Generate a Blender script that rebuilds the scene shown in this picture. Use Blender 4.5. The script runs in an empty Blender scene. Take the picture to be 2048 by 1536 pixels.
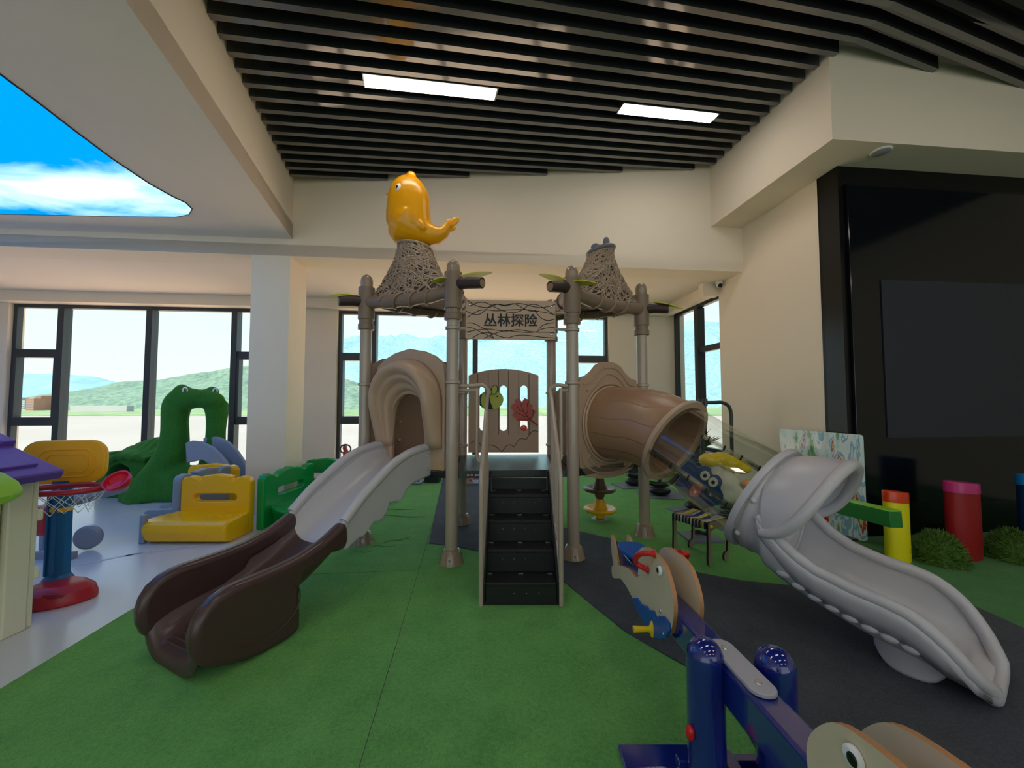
import bpy, bmesh, math, random
from mathutils import Vector, Matrix, noise
from mathutils.geometry import tessellate_polygon
random.seed(7)
PI = math.pi
scene = bpy.context.scene
COL = scene.collection

# ---------------------------------------------------------------- camera
FPX = 770.0
PITCH = math.atan(35.0 / FPX)
CAMZ = 1.4
cam_d = bpy.data.cameras.new('camera')
cam_d.sensor_width = 36.0
cam_d.lens = 36.0 * FPX / 2048.0
cam_d.clip_start = 0.02
cam_d.clip_end = 6000
cam = bpy.data.objects.new('camera', cam_d)
cam.location = (0, 0, CAMZ)
cam.rotation_euler = (PI / 2 + PITCH, 0, 0)
COL.objects.link(cam)
scene.camera = cam

# ---------------------------------------------------------------- world, sun, exposure
scene.view_settings.view_transform = 'Standard'
scene.view_settings.look = 'None'
scene.view_settings.exposure = 0.72
scene.view_settings.gamma = 1.0
scene.view_settings.use_curve_mapping = False
scene.cycles.max_bounces = 10
scene.cycles.diffuse_bounces = 5
scene.cycles.transparent_max_bounces = 24
scene.cycles.sample_clamp_indirect = 6.0

def lin(c):
    c = c / 255.0
    return c / 12.92 if c <= 0.04045 else ((c + 0.055) / 1.055) ** 2.4
def rgb(r, g, b):
    return (lin(r), lin(g), lin(b), 1.0)

world = bpy.data.worlds.new('world')
scene.world = world
world.use_nodes = True
wn = world.node_tree.nodes; wl = world.node_tree.links
wn.clear()
wo = wn.new('ShaderNodeOutputWorld'); wb = wn.new('ShaderNodeBackground')
wt = wn.new('ShaderNodeTexCoord'); wsx = wn.new('ShaderNodeSeparateXYZ'); wr = wn.new('ShaderNodeValToRGB')
wl.new(wt.outputs['Generated'], wsx.inputs[0]); wl.new(wsx.outputs['Z'], wr.inputs[0])
wr.color_ramp.elements[0].position = 0.0; wr.color_ramp.elements[0].color = (0.93, 0.98, 0.96, 1)
wr.color_ramp.elements[1].position = 0.9; wr.color_ramp.elements[1].color = (0.35, 0.60, 1.0, 1)
e = wr.color_ramp.elements.new(0.25); e.color = (0.80, 0.95, 1.0, 1)
wl.new(wr.outputs[0], wb.inputs[0]); wl.new(wb.outputs[0], wo.inputs[0])
wb.inputs[1].default_value = 0.72

sun_d = bpy.data.lights.new('sun', 'SUN')
sun_d.energy = 5.6; sun_d.angle = math.radians(1.0); sun_d.color = (1.0, 0.95, 0.86)
sun = bpy.data.objects.new('sun', sun_d)
sun.rotation_euler = Vector((-0.62, -0.38, 0.72)).to_track_quat('Z', 'Y').to_euler()
sun.location = (0, 0, 30)
COL.objects.link(sun)

# ---------------------------------------------------------------- unprojection: a pixel of the photo to a point in the place
ca, sa = math.cos(PITCH), math.sin(PITCH)
def ray(px, py):
    dx, dz = (px - 1024) / FPX, (768 - py) / FPX
    return Vector((dx, ca - sa * dz, sa + ca * dz))
def atY(px, py, Y):
    d = ray(px, py); return Vector((0, 0, CAMZ)) + d * (Y / d.y)
def atZ(px, py, z):
    d = ray(px, py); return Vector((0, 0, CAMZ)) + d * ((z - CAMZ) / d.z)
def at_plane(px, py, P, n):
    d = ray(px, py); o = Vector((0, 0, CAMZ)); P = Vector(P); n = Vector(n)
    return o + d * ((P - o).dot(n) / d.dot(n))
TH = math.radians(5.5)
U = Vector((math.cos(TH), math.sin(TH), 0)); V = Vector((-math.sin(TH), math.cos(TH), 0))
def R(a, b, z=0.0):
    return U * a + V * b + Vector((0, 0, z))
def a_of(px, b, py=803):
    p = at_plane(px, py, R(0, b), V); return p.dot(U)
def b_of(px, a, py=803):
    p = at_plane(px, py, R(a, 0), U); return p.dot(V)

# ---------------------------------------------------------------- materials
MATS = {}
def nodes_of(name):
    m = bpy.data.materials.new(name); m.use_nodes = True
    nt = m.node_tree; return m, nt, nt.nodes['Principled BSDF']
def mat(name, col, rough=0.45, metal=0.0, spec=0.5, coat=0.0, bump=0.0, bscale=40.0, var=0.05, vscale=6.0, trans=0.0, sss=0.0):
    if name in MATS: return MATS[name]
    m, nt, b = nodes_of(name)
    c = rgb(*col)
    tc = nt.nodes.new('ShaderNodeTexCoord')
    if var > 0:
        n = nt.nodes.new('ShaderNodeTexNoise'); n.inputs['Scale'].default_value = vscale; n.inputs['Detail'].default_value = 4
        nt.links.new(tc.outputs['Object'], n.inputs['Vector'])
        mx = nt.nodes.new('ShaderNodeMix'); mx.data_type = 'RGBA'
        mx.inputs['A'].default_value = tuple(x * (1 - var) for x in c[:3]) + (1,)
        mx.inputs['B'].default_value = tuple(min(1, x * (1 + var)) for x in c[:3]) + (1,)
        nt.links.new(n.outputs['Fac'], mx.inputs['Factor']); nt.links.new(mx.outputs['Result'], b.inputs['Base Color'])
    else:
        b.inputs['Base Color'].default_value = c
    b.inputs['Roughness'].default_value = rough; b.inputs['Metallic'].default_value = metal
    b.inputs['Specular IOR Level'].default_value = spec; b.inputs['Coat Weight'].default_value = coat
    b.inputs['Coat Roughness'].default_value = 0.08
    if sss > 0:
        b.inputs['Subsurface Weight'].default_value = sss; b.inputs['Subsurface Radius'].default_value = (0.03, 0.02, 0.01)
    if bump > 0:
        n2 = nt.nodes.new('ShaderNodeTexNoise'); n2.inputs['Scale'].default_value = bscale; n2.inputs['Detail'].default_value = 6
        nt.links.new(tc.outputs['Object'], n2.inputs['Vector'])
        bp = nt.nodes.new('ShaderNodeBump'); bp.inputs['Strength'].default_value = min(1, bump); bp.inputs['Distance'].default_value = 0.01
        nt.links.new(n2.outputs['Fac'], bp.inputs['Height']); nt.links.new(bp.outputs['Normal'], b.inputs['Normal'])
    MATS[name] = m; return m
def emit_mat(name, col, strength):
    m = bpy.data.materials.new(name); m.use_nodes = True; nt = m.node_tree; nt.nodes.clear()
    o = nt.nodes.new('ShaderNodeOutputMaterial'); e = nt.nodes.new('ShaderNodeEmission')
    e.inputs[0].default_value = col; e.inputs[1].default_value = strength
    nt.links.new(e.outputs[0], o.inputs[0]); MATS[name] = m; return m
def glass_mat(name, tint, fac, rough=0.0):
    m = bpy.data.materials.new(name); m.use_nodes = True; nt = m.node_tree; nt.nodes.clear()
    o = nt.nodes.new('ShaderNodeOutputMaterial'); t = nt.nodes.new('ShaderNodeBsdfTransparent'); g = nt.nodes.new('ShaderNodeBsdfGlossy')
    lw = nt.nodes.new('ShaderNodeLayerWeight'); lw.inputs[0].default_value = 0.25
    mp = nt.nodes.new('ShaderNodeMath'); mp.operation = 'MULTIPLY_ADD'; mp.inputs[1].default_value = fac; mp.inputs[2].default_value = 0.03
    mx = nt.nodes.new('ShaderNodeMixShader')
    t.inputs[0].default_value = tint; g.inputs['Roughness'].default_value = rough; g.inputs['Color'].default_value = (1, 1, 1, 1)
    nt.links.new(lw.outputs['Facing'], mp.inputs[0]); nt.links.new(mp.outputs[0], mx.inputs[0])
    nt.links.new(t.outputs[0], mx.inputs[1]); nt.links.new(g.outputs[0], mx.inputs[2]); nt.links.new(mx.outputs[0], o.inputs[0])
    MATS[name] = m; return m

def turf_mat(name, c1, c2, bump=0.9):
    m, nt, b = nodes_of(name); L = nt.links
    tc = nt.nodes.new('ShaderNodeTexCoord')
    mp = nt.nodes.new('ShaderNodeMapping'); L.new(tc.outputs['Object'], mp.inputs[0])
    n1 = nt.nodes.new('ShaderNodeTexNoise'); n1.inputs['Scale'].default_value = 260; n1.inputs['Detail'].default_value = 3; L.new(mp.outputs[0], n1.inputs['Vector'])
    n2 = nt.nodes.new('ShaderNodeTexNoise'); n2.inputs['Scale'].default_value = 5; n2.inputs['Detail'].default_value = 5; L.new(mp.outputs[0], n2.inputs['Vector'])
    n3 = nt.nodes.new('ShaderNodeTexNoise'); n3.inputs['Scale'].default_value = 60; n3.inputs['Detail'].default_value = 4; L.new(mp.outputs[0], n3.inputs['Vector'])
    a1 = nt.nodes.new('ShaderNodeMath'); a1.operation = 'MULTIPLY_ADD'; a1.inputs[1].default_value = 0.55; L.new(n1.outputs['Fac'], a1.inputs[0])
    a2 = nt.nodes.new('ShaderNodeMath'); a2.operation = 'MULTIPLY_ADD'; a2.inputs[1].default_value = 0.25; L.new(n2.outputs['Fac'], a2.inputs[0])
    a3 = nt.nodes.new('ShaderNodeMath'); a3.operation = 'MULTIPLY'; a3.inputs[1].default_value = 0.3; L.new(n3.outputs['Fac'], a3.inputs[0])
    L.new(a3.outputs[0], a2.inputs[2]); L.new(a2.outputs[0], a1.inputs[2])
    r = nt.nodes.new('ShaderNodeValToRGB'); r.color_ramp.elements[0].position = 0.36; r.color_ramp.elements[1].position = 0.74
    r.color_ramp.elements[0].color = rgb(*c1); r.color_ramp.elements[1].color = rgb(*c2)
    L.new(a1.outputs[0], r.inputs[0]); L.new(r.outputs[0], b.inputs['Base Color'])
    bp = nt.nodes.new('ShaderNodeBump'); bp.inputs['Strength'].default_value = bump; bp.inputs['Distance'].default_value = 0.008
    L.new(a1.outputs[0], bp.inputs['Height']); L.new(bp.outputs[0], b.inputs['Normal'])
    b.inputs['Roughness'].default_value = 0.85; b.inputs['Specular IOR Level'].default_value = 0.25
    b.inputs['Sheen Weight'].default_value = 0.45; b.inputs['Sheen Roughness'].default_value = 0.4; b.inputs['Sheen Tint'].default_value = tuple(min(1, x * 1.6 + .1) for x in rgb(*c2)[:3]) + (1,)
    MATS[name] = m; return m

# ---------------------------------------------------------------- mesh building
class MB:
    def __init__(s): s.v = []; s.f = []; s.uv = None
    def add(s, vs, fs):
        o = len(s.v); s.v += [Vector(v) for v in vs]; s.f += [[i + o for i in f] for f in fs]; return s
    def box(s, c, size, ax=None):
        c = Vector(c); hx, hy, hz = [q / 2 for q in size]
        X, Y, Z = ax if ax else (Vector((1, 0, 0)), Vector((0, 1, 0)), Vector((0, 0, 1)))
        vs = [c + X * (i * hx) + Y * (j * hy) + Z * (k * hz) for i in (-1, 1) for j in (-1, 1) for k in (-1, 1)]
        return s.add(vs, [[0, 1, 3, 2], [4, 6, 7, 5], [0, 4, 5, 1], [2, 3, 7, 6], [0, 2, 6, 4], [1, 5, 7, 3]])
    def prism(s, poly, O, ex, ey, n, t, holes=()):
        O, ex, ey, n = Vector(O), Vector(ex), Vector(ey), Vector(n)
        loops = [list(poly)] + [list(h) for h in holes]
        flat = [p for l in loops for p in l]; N = len(flat)
        pts = [O + ex * p[0] + ey * p[1] for p in flat]
        vs = pts + [p + n * t for p in pts]
        fs = []
        if holes:
            for tr in tessellate_polygon([[Vector((p[0], p[1], 0)) for p in l] for l in loops]):
                fs.append(list(tr)); fs.append([i + N for i in reversed(tr)])
        else:
            fs.append(list(range(N))); fs.append([i + N for i in reversed(range(N))])
        o = 0
        for l in loops:
            k = len(l)
            for i in range(k):
                j = (i + 1) % k; fs.append([o + i, o + j, o + j + N, o + i + N])
            o += k
        return s.add(vs, fs)
    def loft(s, secs, closed=True, caps=True, uv=False):
        k = len(secs[0]); vs = [p for sec in secs for p in sec]; fs = []
        for i in range(len(secs) - 1):
            for j in range(k if closed else k - 1):
                a, b = i * k + j, i * k + (j + 1) % k
                fs.append([a, b, b + k, a + k])
        if caps and closed:
            fs.append(list(range(k))[::-1]); fs.append([(len(secs) - 1) * k + j for j in range(k)])
        return s.add(vs, fs)
    def tube(s, pts, r, n=12, caps=True, closed=False):
        pts = [Vector(p) for p in pts]; m = len(pts)
        rs = r if isinstance(r, (list, tuple)) else [r] * m
        tg = []
        for i in range(m):
            if closed: d = pts[(i + 1) % m] - pts[i - 1]
            else: d = pts[min(i + 1, m - 1)] - pts[max(i - 1, 0)]
            tg.append(d.normalized())
        up = Vector((0, 0, 1)) if abs(tg[0].z) < 0.9 else Vector((1, 0, 0))
        x = tg[0].cross(up).normalized(); secs = []
        for i in range(m):
            x = (x - tg[i] * x.dot(tg[i])).normalized(); y = tg[i].cross(x)
            secs.append([pts[i] + (x * math.cos(2 * PI * k / n) + y * math.sin(2 * PI * k / n)) * rs[i] for k in range(n)])
        if closed: secs.append(secs[0])
        return s.loft(secs, True, caps and not closed)
    def lathe(s, prof, c=(0, 0, 0), n=24, ax=None):
        c = Vector(c); X, Y, Z = ax if ax else (Vector((1, 0, 0)), Vector((0, 1, 0)), Vector((0, 0, 1)))
        secs = [[c + (X * math.cos(2 * PI * k / n) + Y * math.sin(2 * PI * k / n)) * max(r, 1e-4) + Z * z for k in range(n)] for r, z in prof]
        return s.loft(secs)
    def ell(s, c, rad, n=20, m=12, ax=None):
        c = Vector(c); rx, ry, rz = rad; X, Y, Z = ax if ax else (Vector((1, 0, 0)), Vector((0, 1, 0)), Vector((0, 0, 1)))
        secs = []
        for i in range(m + 1):
            a = -PI / 2 + PI * i / m; r = max(math.cos(a), 1e-3); z = math.sin(a)
            secs.append([c + X * (rx * r * math.cos(2 * PI * k / n)) + Y * (ry * r * math.sin(2 * PI * k / n)) + Z * (rz * z) for k in range(n)])
        return s.loft(secs)

TM = {}
def islands(mb):
    par = list(range(len(mb.v)))
    def find(i):
        while par[i] != i: par[i] = par[par[i]]; i = par[i]
        return i
    for f in mb.f:
        r = find(f[0])
        for i in f[1:]: par[find(i)] = r
    groups = {}
    for f in mb.f: groups.setdefault(find(f[0]), []).append(f)
    out = []
    for fs in groups.values():
        ids = sorted({i for f in fs for i in f}); mp = {i: k for k, i in enumerate(ids)}
        b = MB(); b.v = [mb.v[i] for i in ids]; b.f = [[mp[i] for i in f] for f in fs]; out.append(b)
    return out
def obj_each(name, mb, m, parent, **k):
    return [obj(name, b, m, parent, **k) for b in islands(mb)]
def obj(name, mb, m, parent=None, bevel=0.0, bseg=2, smooth=True, subsurf=0, solid=0.0, remesh=0.0, rsmooth=0, angle=35, world=True, soff=0.0):
    me = bpy.data.meshes.new(name)
    vs = mb.v
    root = parent
    while root is not None and root.name not in TM: root = root.parent
    if root is not None and world:
        inv = TM[root.name].inverted(); vs = [inv @ v for v in vs]
    me.from_pydata([tuple(v) for v in vs], [], mb.f)
    bm = bmesh.new(); bm.from_mesh(me)
    bmesh.ops.remove_doubles(bm, verts=bm.verts, dist=1e-5)
    bmesh.ops.recalc_face_normals(bm, faces=bm.faces); bm.to_mesh(me); bm.free()
    if smooth:
        me.shade_smooth()
        if not (subsurf or remesh): me.set_sharp_from_angle(angle=math.radians(angle))
    for mm in (m if isinstance(m, (list, tuple)) else [m]): me.materials.append(mm)
    o = bpy.data.objects.new(name, me); COL.objects.link(o)
    if parent is not None: o.parent = parent
    if solid:
        md = o.modifiers.new('solid', 'SOLIDIFY'); md.thickness = solid; md.offset = soff
    if remesh:
        md = o.modifiers.new('remesh', 'REMESH'); md.mode = 'VOXEL'; md.voxel_size = remesh; md.use_smooth_shade = True
        if rsmooth:
            md = o.modifiers.new('smooth', 'SMOOTH'); md.factor = 0.6; md.iterations = rsmooth
    if bevel:
        md = o.modifiers.new('bevel', 'BEVEL'); md.width = bevel; md.segments = bseg; md.limit_method = 'ANGLE'; md.angle_limit = math.radians(40)
        md.harden_normals = False
        if smooth:
            md = o.modifiers.new('weighted', 'WEIGHTED_NORMAL'); md.keep_sharp = True
    if subsurf:
        md = o.modifiers.new('subsurf', 'SUBSURF'); md.levels = subsurf; md.render_levels = subsurf
    return o
def tag(o, label=None, cat=None, group=None, kind=None):
    if label: o['label'] = label
    if cat: o['category'] = cat
    if group: o['group'] = group
    if kind: o['kind'] = kind
    return o
def thing(name, label, cat, loc=(0, 0, 0), rz=0.0, group=None):
    o = bpy.data.objects.new(name, None); o.empty_display_size = 0.1; COL.objects.link(o)
    o.location = loc; o.rotation_euler = (0, 0, rz)
    TM[o.name] = Matrix.Translation(Vector(loc)) @ Matrix.Rotation(rz, 4, 'Z')
    return tag(o, label, cat, group)
def struct(name, mb, m, **k):
    o = obj(name, mb, m, None, **k); o['kind'] = 'structure'; return o
def copy_tree(o, parent=None, first=True):
    c = o.copy(); COL.objects.link(c)
    if not first: c.parent = parent
    for ch in list(o.children): copy_tree(ch, c, False)
    return c
def smooth_path(pts, k=6):
    pts = [Vector(p) for p in pts]; out = []
    for i in range(len(pts) - 1):
        p0 = pts[max(i - 1, 0)]; p1 = pts[i]; p2 = pts[i + 1]; p3 = pts[min(i + 2, len(pts) - 1)]
        for j in range(k):
            t = j / k
            out.append(0.5 * ((2 * p1) + (p2 - p0) * t + (2 * p0 - 5 * p1 + 4 * p2 - p3) * t * t + (3 * p1 - p0 - 3 * p2 + p3) * t ** 3))
    out.append(pts[-1]); return out
def curve2(pts, k=5):
    return [(p.x, p.y) for p in smooth_path([(a, b, 0) for a, b in pts], k)]
def closed2(pts, k=4):
    P = [Vector((a, b, 0)) for a, b in pts]; n = len(P); out = []
    for i in range(n):
        p0, p1, p2, p3 = P[i - 1], P[i], P[(i + 1) % n], P[(i + 2) % n]
        for j in range(k):
            t = j / k
            q = 0.5 * ((2 * p1) + (p2 - p0) * t + (2 * p0 - 5 * p1 + 4 * p2 - p3) * t * t + (3 * p1 - p0 - 3 * p2 + p3) * t ** 3)
            out.append((q.x, q.y))
    return out
def rrect(w, h, r, k=4, cx=0, cy=0):
    out = []
    for (sx, sy, a0) in ((1, 1, 0), (-1, 1, 90), (-1, -1, 180), (1, -1, 270)):
        for i in range(k + 1):
            a = math.radians(a0 + 90 * i / k)
            out.append((cx + sx * (w / 2 - r) + r * math.cos(a), cy + sy * (h / 2 - r) + r * math.sin(a)))
    return out
def interp(tab, s):
    if s <= tab[0][0]: return tab[0][1]
    for i in range(len(tab) - 1):
        if s <= tab[i + 1][0]:
            t = (s - tab[i][0]) / (tab[i + 1][0] - tab[i][0]); return tab[i][1] * (1 - t) + tab[i + 1][1] * t
    return tab[-1][1]
Z3 = Vector((0, 0, 1))
# ================================================================ the place outside
def ground_like(name, col1, col2, scale, rough=0.9, bump=0.0):
    m, nt, b = nodes_of(name); L = nt.links
    tc = nt.nodes.new('ShaderNodeTexCoord')
    n1 = nt.nodes.new('ShaderNodeTexNoise'); n1.inputs['Scale'].default_value = scale; n1.inputs['Detail'].default_value = 8
    L.new(tc.outputs['Object'], n1.inputs['Vector'])
    r = nt.nodes.new('ShaderNodeValToRGB'); r.color_ramp.elements[0].position = 0.35; r.color_ramp.elements[1].position = 0.65
    r.color_ramp.elements[0].color = rgb(*col1); r.color_ramp.elements[1].color = rgb(*col2)
    L.new(n1.outputs['Fac'], r.inputs[0]); L.new(r.outputs[0], b.inputs['Base Color'])
    b.inputs['Roughness'].default_value = rough; b.inputs['Specular IOR Level'].default_value = 0.1
    MATS[name] = m; return m
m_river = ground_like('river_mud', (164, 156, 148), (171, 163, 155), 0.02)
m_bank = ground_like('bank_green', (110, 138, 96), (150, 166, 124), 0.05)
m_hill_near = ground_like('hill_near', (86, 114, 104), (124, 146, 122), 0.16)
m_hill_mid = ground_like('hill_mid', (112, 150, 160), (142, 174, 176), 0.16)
m_hill_far = ground_like('hill_far', (122, 164, 188), (138, 174, 194), 0.01)  # haze put into the hill colours, bluer with distance
WZ = -10.0
m_bounce = ground_like('bounce_strip_pale', (250, 202, 166), (252, 216, 184), 0.4)
mb = MB(); mb.add([(-300, 8.4, WZ + .2), (300, 8.4, WZ + .2), (300, 66, WZ + .2), (-300, 66, WZ + .2)], [[0, 1, 2, 3]])
struct('ground_bounce_strip', mb, m_bounce, smooth=False)  # unseen warm ground strip, added to bounce sunlight onto the rear ceiling
mb = MB(); mb.add([(-1500, 8.6, WZ), (1500, 8.6, WZ), (1500, 330, WZ), (-1500, 330, WZ)], [[0, 1, 2, 3]])
struct('ground_river', mb, m_river, smooth=False)
mb = MB(); mb.add([(-2500, 305, WZ + .3), (2500, 305, WZ + .3), (2500, 1800, WZ + 2), (-2500, 1800, WZ + 2), (-2500, 305, WZ - 1), (2500, 305, WZ - 1)], [[0, 1, 2, 3], [4, 5, 1, 0]])
struct('ground_far_bank', mb, m_bank, smooth=False)
def hill(name, D, depth, prof, m, rough_amp, label):
    X0 = (prof[0][0] - 1024) / FPX * D; X1 = (prof[-1][0] - 1024) / FPX * D
    NX, NY = 150, 22; vs = []; fs = []
    for j in range(NY + 1):
        t = j / NY
        for i in range(NX + 1):
            px = prof[0][0] + (prof[-1][0] - prof[0][0]) * i / NX
            py = interp(prof, px)
            ridge = CAMZ + (803 - py) / FPX * D
            yy = D - depth + depth * min(1.0, t / 0.85) + (0 if t <= 0.85 else (t - 0.85) / 0.15 * depth * 0.4)
            f = min(1.0, t / 0.85) ** 0.8 if t <= 0.85 else 1 - (t - 0.85) / 0.15 * 0.5
            x = (px - 1024) / FPX * D
            edge = min(1.0, i / 12.0, (NX - i) / 12.0)
            p = Vector((x * 0.012, yy * 0.012, 0))
            nz = noise.fractal(p, 1.0, 2.0, 6) * rough_amp * (0.3 + f)
            z = WZ + (ridge - WZ) * f * edge + nz * (0.25 + 0.75 * min(1, f * 1.2)) * edge * (0.35 if 0.8 < t < 0.88 else 1)
            vs.append((x, yy, z))
    for j in range(NY):
        for i in range(NX):
            a = j * (NX + 1) + i; fs.append([a, a + 1, a + NX + 2, a + NX + 1])
    b = MB(); b.add(vs, fs); o = obj(name, b, m, None, angle=180)
    o['kind'] = 'structure'; return o
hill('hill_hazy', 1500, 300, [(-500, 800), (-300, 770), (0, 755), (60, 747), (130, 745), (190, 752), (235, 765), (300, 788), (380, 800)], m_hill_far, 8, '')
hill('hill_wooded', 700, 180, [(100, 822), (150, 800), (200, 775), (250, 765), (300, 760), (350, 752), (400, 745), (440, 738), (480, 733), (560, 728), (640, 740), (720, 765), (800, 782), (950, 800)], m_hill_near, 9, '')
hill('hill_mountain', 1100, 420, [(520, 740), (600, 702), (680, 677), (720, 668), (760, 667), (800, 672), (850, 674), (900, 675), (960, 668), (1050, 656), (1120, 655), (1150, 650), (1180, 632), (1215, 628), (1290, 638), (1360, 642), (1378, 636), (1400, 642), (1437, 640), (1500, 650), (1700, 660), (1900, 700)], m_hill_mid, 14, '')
# town on the far bank
m_bld_o = mat('building_orange', (176, 122, 98), 0.8); m_bld_w = mat('building_white', (176, 176, 174), 0.8); m_pane = mat('building_pane', (120, 130, 140), 0.4)
random.seed(3)
blds = [(52, 70, 797, 0), (70, 84, 792, 0), (84, 106, 790, 0), (40, 52, 801, 1), (16, 38, 795, 1), (-20, 14, 800, 0)]
for k, (x0, x1, py, w) in enumerate(blds):
    D = 470 + 16 * k; X0 = (x0 - 1024) / FPX * D; X1 = (x1 - 1024) / FPX * D; top = CAMZ + (803 - py) / FPX * D
    b = MB(); b.box(((X0 + X1) / 2, D + 6, (top + WZ) / 2), (X1 - X0 - 1.6, 12, top - WZ))
    t = thing('apartment_building', ['orange apartment block across the river, %s' % ['behind the left window column', 'second from the left of the row', 'next to the left window mullion', '', '', ''][k], 'white apartment block across the river, %s' % ['', '', '', 'just left of the orange row', 'far left in the side window pane', ''][k]][w] if k < 5 else 'leftmost orange apartment block across the river', 'building', ((X0 + X1) / 2, D, WZ), 0, 'apartment blocks across the river')
    obj('wall', b, m_bld_w if w else m_bld_o, t, smooth=False)
    pb = MB()
    nfl = int((top - WZ) / 3)
    for fl in range(nfl):
        pb.box(((X0 + X1) / 2, D - .05, WZ + 1.8 + fl * 3), (X1 - X0 - 2.2, .1, 1.1))
    obj('window_band', pb, m_pane, t, smooth=False)
b = MB(); D = 420; X0 = (150 - 1024) / FPX * D; X1 = (262 - 1024) / FPX * D
b.box(((X0 + X1) / 2, D, WZ + 3), (X1 - X0, 8, 5.2)); b.prism([(-.5, 0), (X1 - X0 + .5, 0), (X1 - X0, 1.4), (0, 1.4)], (X0, D - 4, WZ + 5.6), (1, 0, 0), (0, 0, 1), (0, 1, 0), 8)
tag(obj('long_warehouse', b, m_bld_w, None, smooth=False), 'long low white building on the far river bank', 'building')

# ================================================================ room shell
m_wall = mat('wall_cream', (238, 224, 204), 0.85, var=0.02, vscale=2)
m_ceil = mat('ceiling_white', (240, 228, 214), 0.9, var=0.02, vscale=2)
m_floor = mat('vinyl_floor', (204, 210, 220), 0.22, var=0.06, vscale=1.2, spec=0.5)
m_frame = mat('window_frame_grey', (52, 58, 62), 0.4, var=0.03)
m_glass = glass_mat('window_glass', (0.97, 1.0, 0.99, 1), 0.10)
m_black = mat('black_panel', (8, 9, 12), 0.24, var=0.0, spec=0.35)
m_slat = mat('slat_black', (46, 50, 52), 0.30, spec=0.6, coat=1.0, var=0.05)
m_slat.node_tree.nodes['Principled BSDF'].inputs['Coat IOR'].default_value = 2.0
m_dark = mat('void_black', (10, 12, 13), 0.6, var=0.0)
m_turf = turf_mat('turf_green', (58, 120, 58), (122, 186, 98))
m_turf2 = turf_mat('turf_olive', (50, 96, 56), (88, 140, 84))
m_turfdark = turf_mat('turf_charcoal', (28, 31, 36), (84, 88, 96))
m_skirt = mat('skirting_dark', (40, 42, 40), 0.5)

YB = -7.0
b = MB(); p = [R(-9, YB), R(9, YB), R(9, 7.5), R(-9, 7.5)]
b.add(p + [q - Z3 * .2 for q in p], [[0, 1, 2, 3], [4, 5, 6, 7], [0, 1, 5, 4], [1, 2, 6, 5], [2, 3, 7, 6], [3, 0, 4, 7]])
struct('floor', b, m_floor, smooth=False)

def clip(poly, P, n):
    out = []; k = len(poly)
    for i in range(k):
        a, c = poly[i], poly[(i + 1) % k]; da = (a - P).dot(n); dc = (c - P).dot(n)
        if da >= 0: out.append(a)
        if (da >= 0) != (dc >= 0): out.append(a + (c - a) * (da / (da - dc)))
    return out
def sheet(name, poly, z, m, th=0.012, **k):
    b = MB(); n = len(poly); top = [Vector((p.x, p.y, z + th)) for p in poly]; bot = [Vector((p.x, p.y, z)) for p in poly]
    b.add(top + bot, [list(range(n)), list(range(n, 2 * n))[::-1]] + [[i, (i + 1) % n, (i + 1) % n + n, i + n] for i in range(n)])
    return struct(name, b, m, smooth=False)
g = lambda px, py: atZ(px, py, 0.0)
rect = [R(-2.28, YB + .1), R(7.5, YB + .1), R(7.5, 7.3), R(-2.28, 7.3)]
s1a, s1b = g(838, 1143), g(720, 1536); sd = (s1b - s1a).normalized(); sn = Vector((sd.y, -sd.x, 0))   # long seam
if (g(600, 1300) - s1a).dot(sn) < 0: sn = -sn
left = clip(rect, s1a + sn * .003, sn); right = clip(rect, s1a - sn * .003, -sn)
h1, h2 = g(640, 1151), g(838, 1143); hd = (h2 - h1).normalized(); hn = Vector((-hd.y, hd.x, 0))
lf = clip(left, h1 + hn * .004, hn); ln = clip(left, h1 - hn * .002, -hn)
sheet('floor_turf', lf, 0.0, m_turf); sheet('floor_turf.001', ln, 0.0, m_turf)
# right piece split where the olive turf begins
r_ol = g(2048, 1262); r_o2 = g(1860, 1168)
sheet('floor_turf.002', clip(right, Vector((2.35, 0, 0)), Vector((-1, 0.08, 0))), 0.0, m_turf)
sheet('floor_turf.003', clip(right, Vector((2.352, 0, 0)), Vector((1, -0.08, 0))), 0.0, m_turf2)
dk = [g(x, y) for x, y in [(886, 958), (872, 1020), (858, 1090), (915, 1096), (1000, 1115), (1060, 1132), (1125, 1165), (1185, 1215), (1250, 1268), (1310, 1303), (1372, 1338), (1440, 1400), (1500, 1480), (1540, 1560), (1600, 1750), (1700, 2100), (1900, 2600), (2600, 2600), (3200, 1800), (2500, 1440), (2048, 1262), (1890, 1190), (1780, 1168), (1680, 1170), (1575, 1175), (1480, 1165), (1400, 1150), (1300, 1118), (1220, 1080), (1125, 1058), (1060, 1020), (1010, 958)]]
sheet('floor_turf_charcoal', dk, 0.0125, m_turfdark, th=.006)
# gentle folds in the rear left sheet
b = MB()
for (x0, y0, x1, y1, r) in [(720, 1019, 845, 1021, .010), (745, 1033, 860, 1036, .012), (730, 1006, 800, 1010, .008), (760, 1090, 825, 1076, .010), (735, 1098, 800, 1092, .008), (700, 1108, 750, 1104, .008)]:
    p0, p1 = g(x0, y0), g(x1, y1); pts = [p0.lerp(p1, t / 8) + Vector((0, .03 * math.sin(t * .9), .012 - (.012 if t in (0, 8) else 0))) for t in range(9)]
    b.tube(pts, [r * (0.3 + 0.7 * math.sin(PI * t / 8)) for t in range(9)], 8)
struct('floor_turf_folds', b, m_turf)
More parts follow.
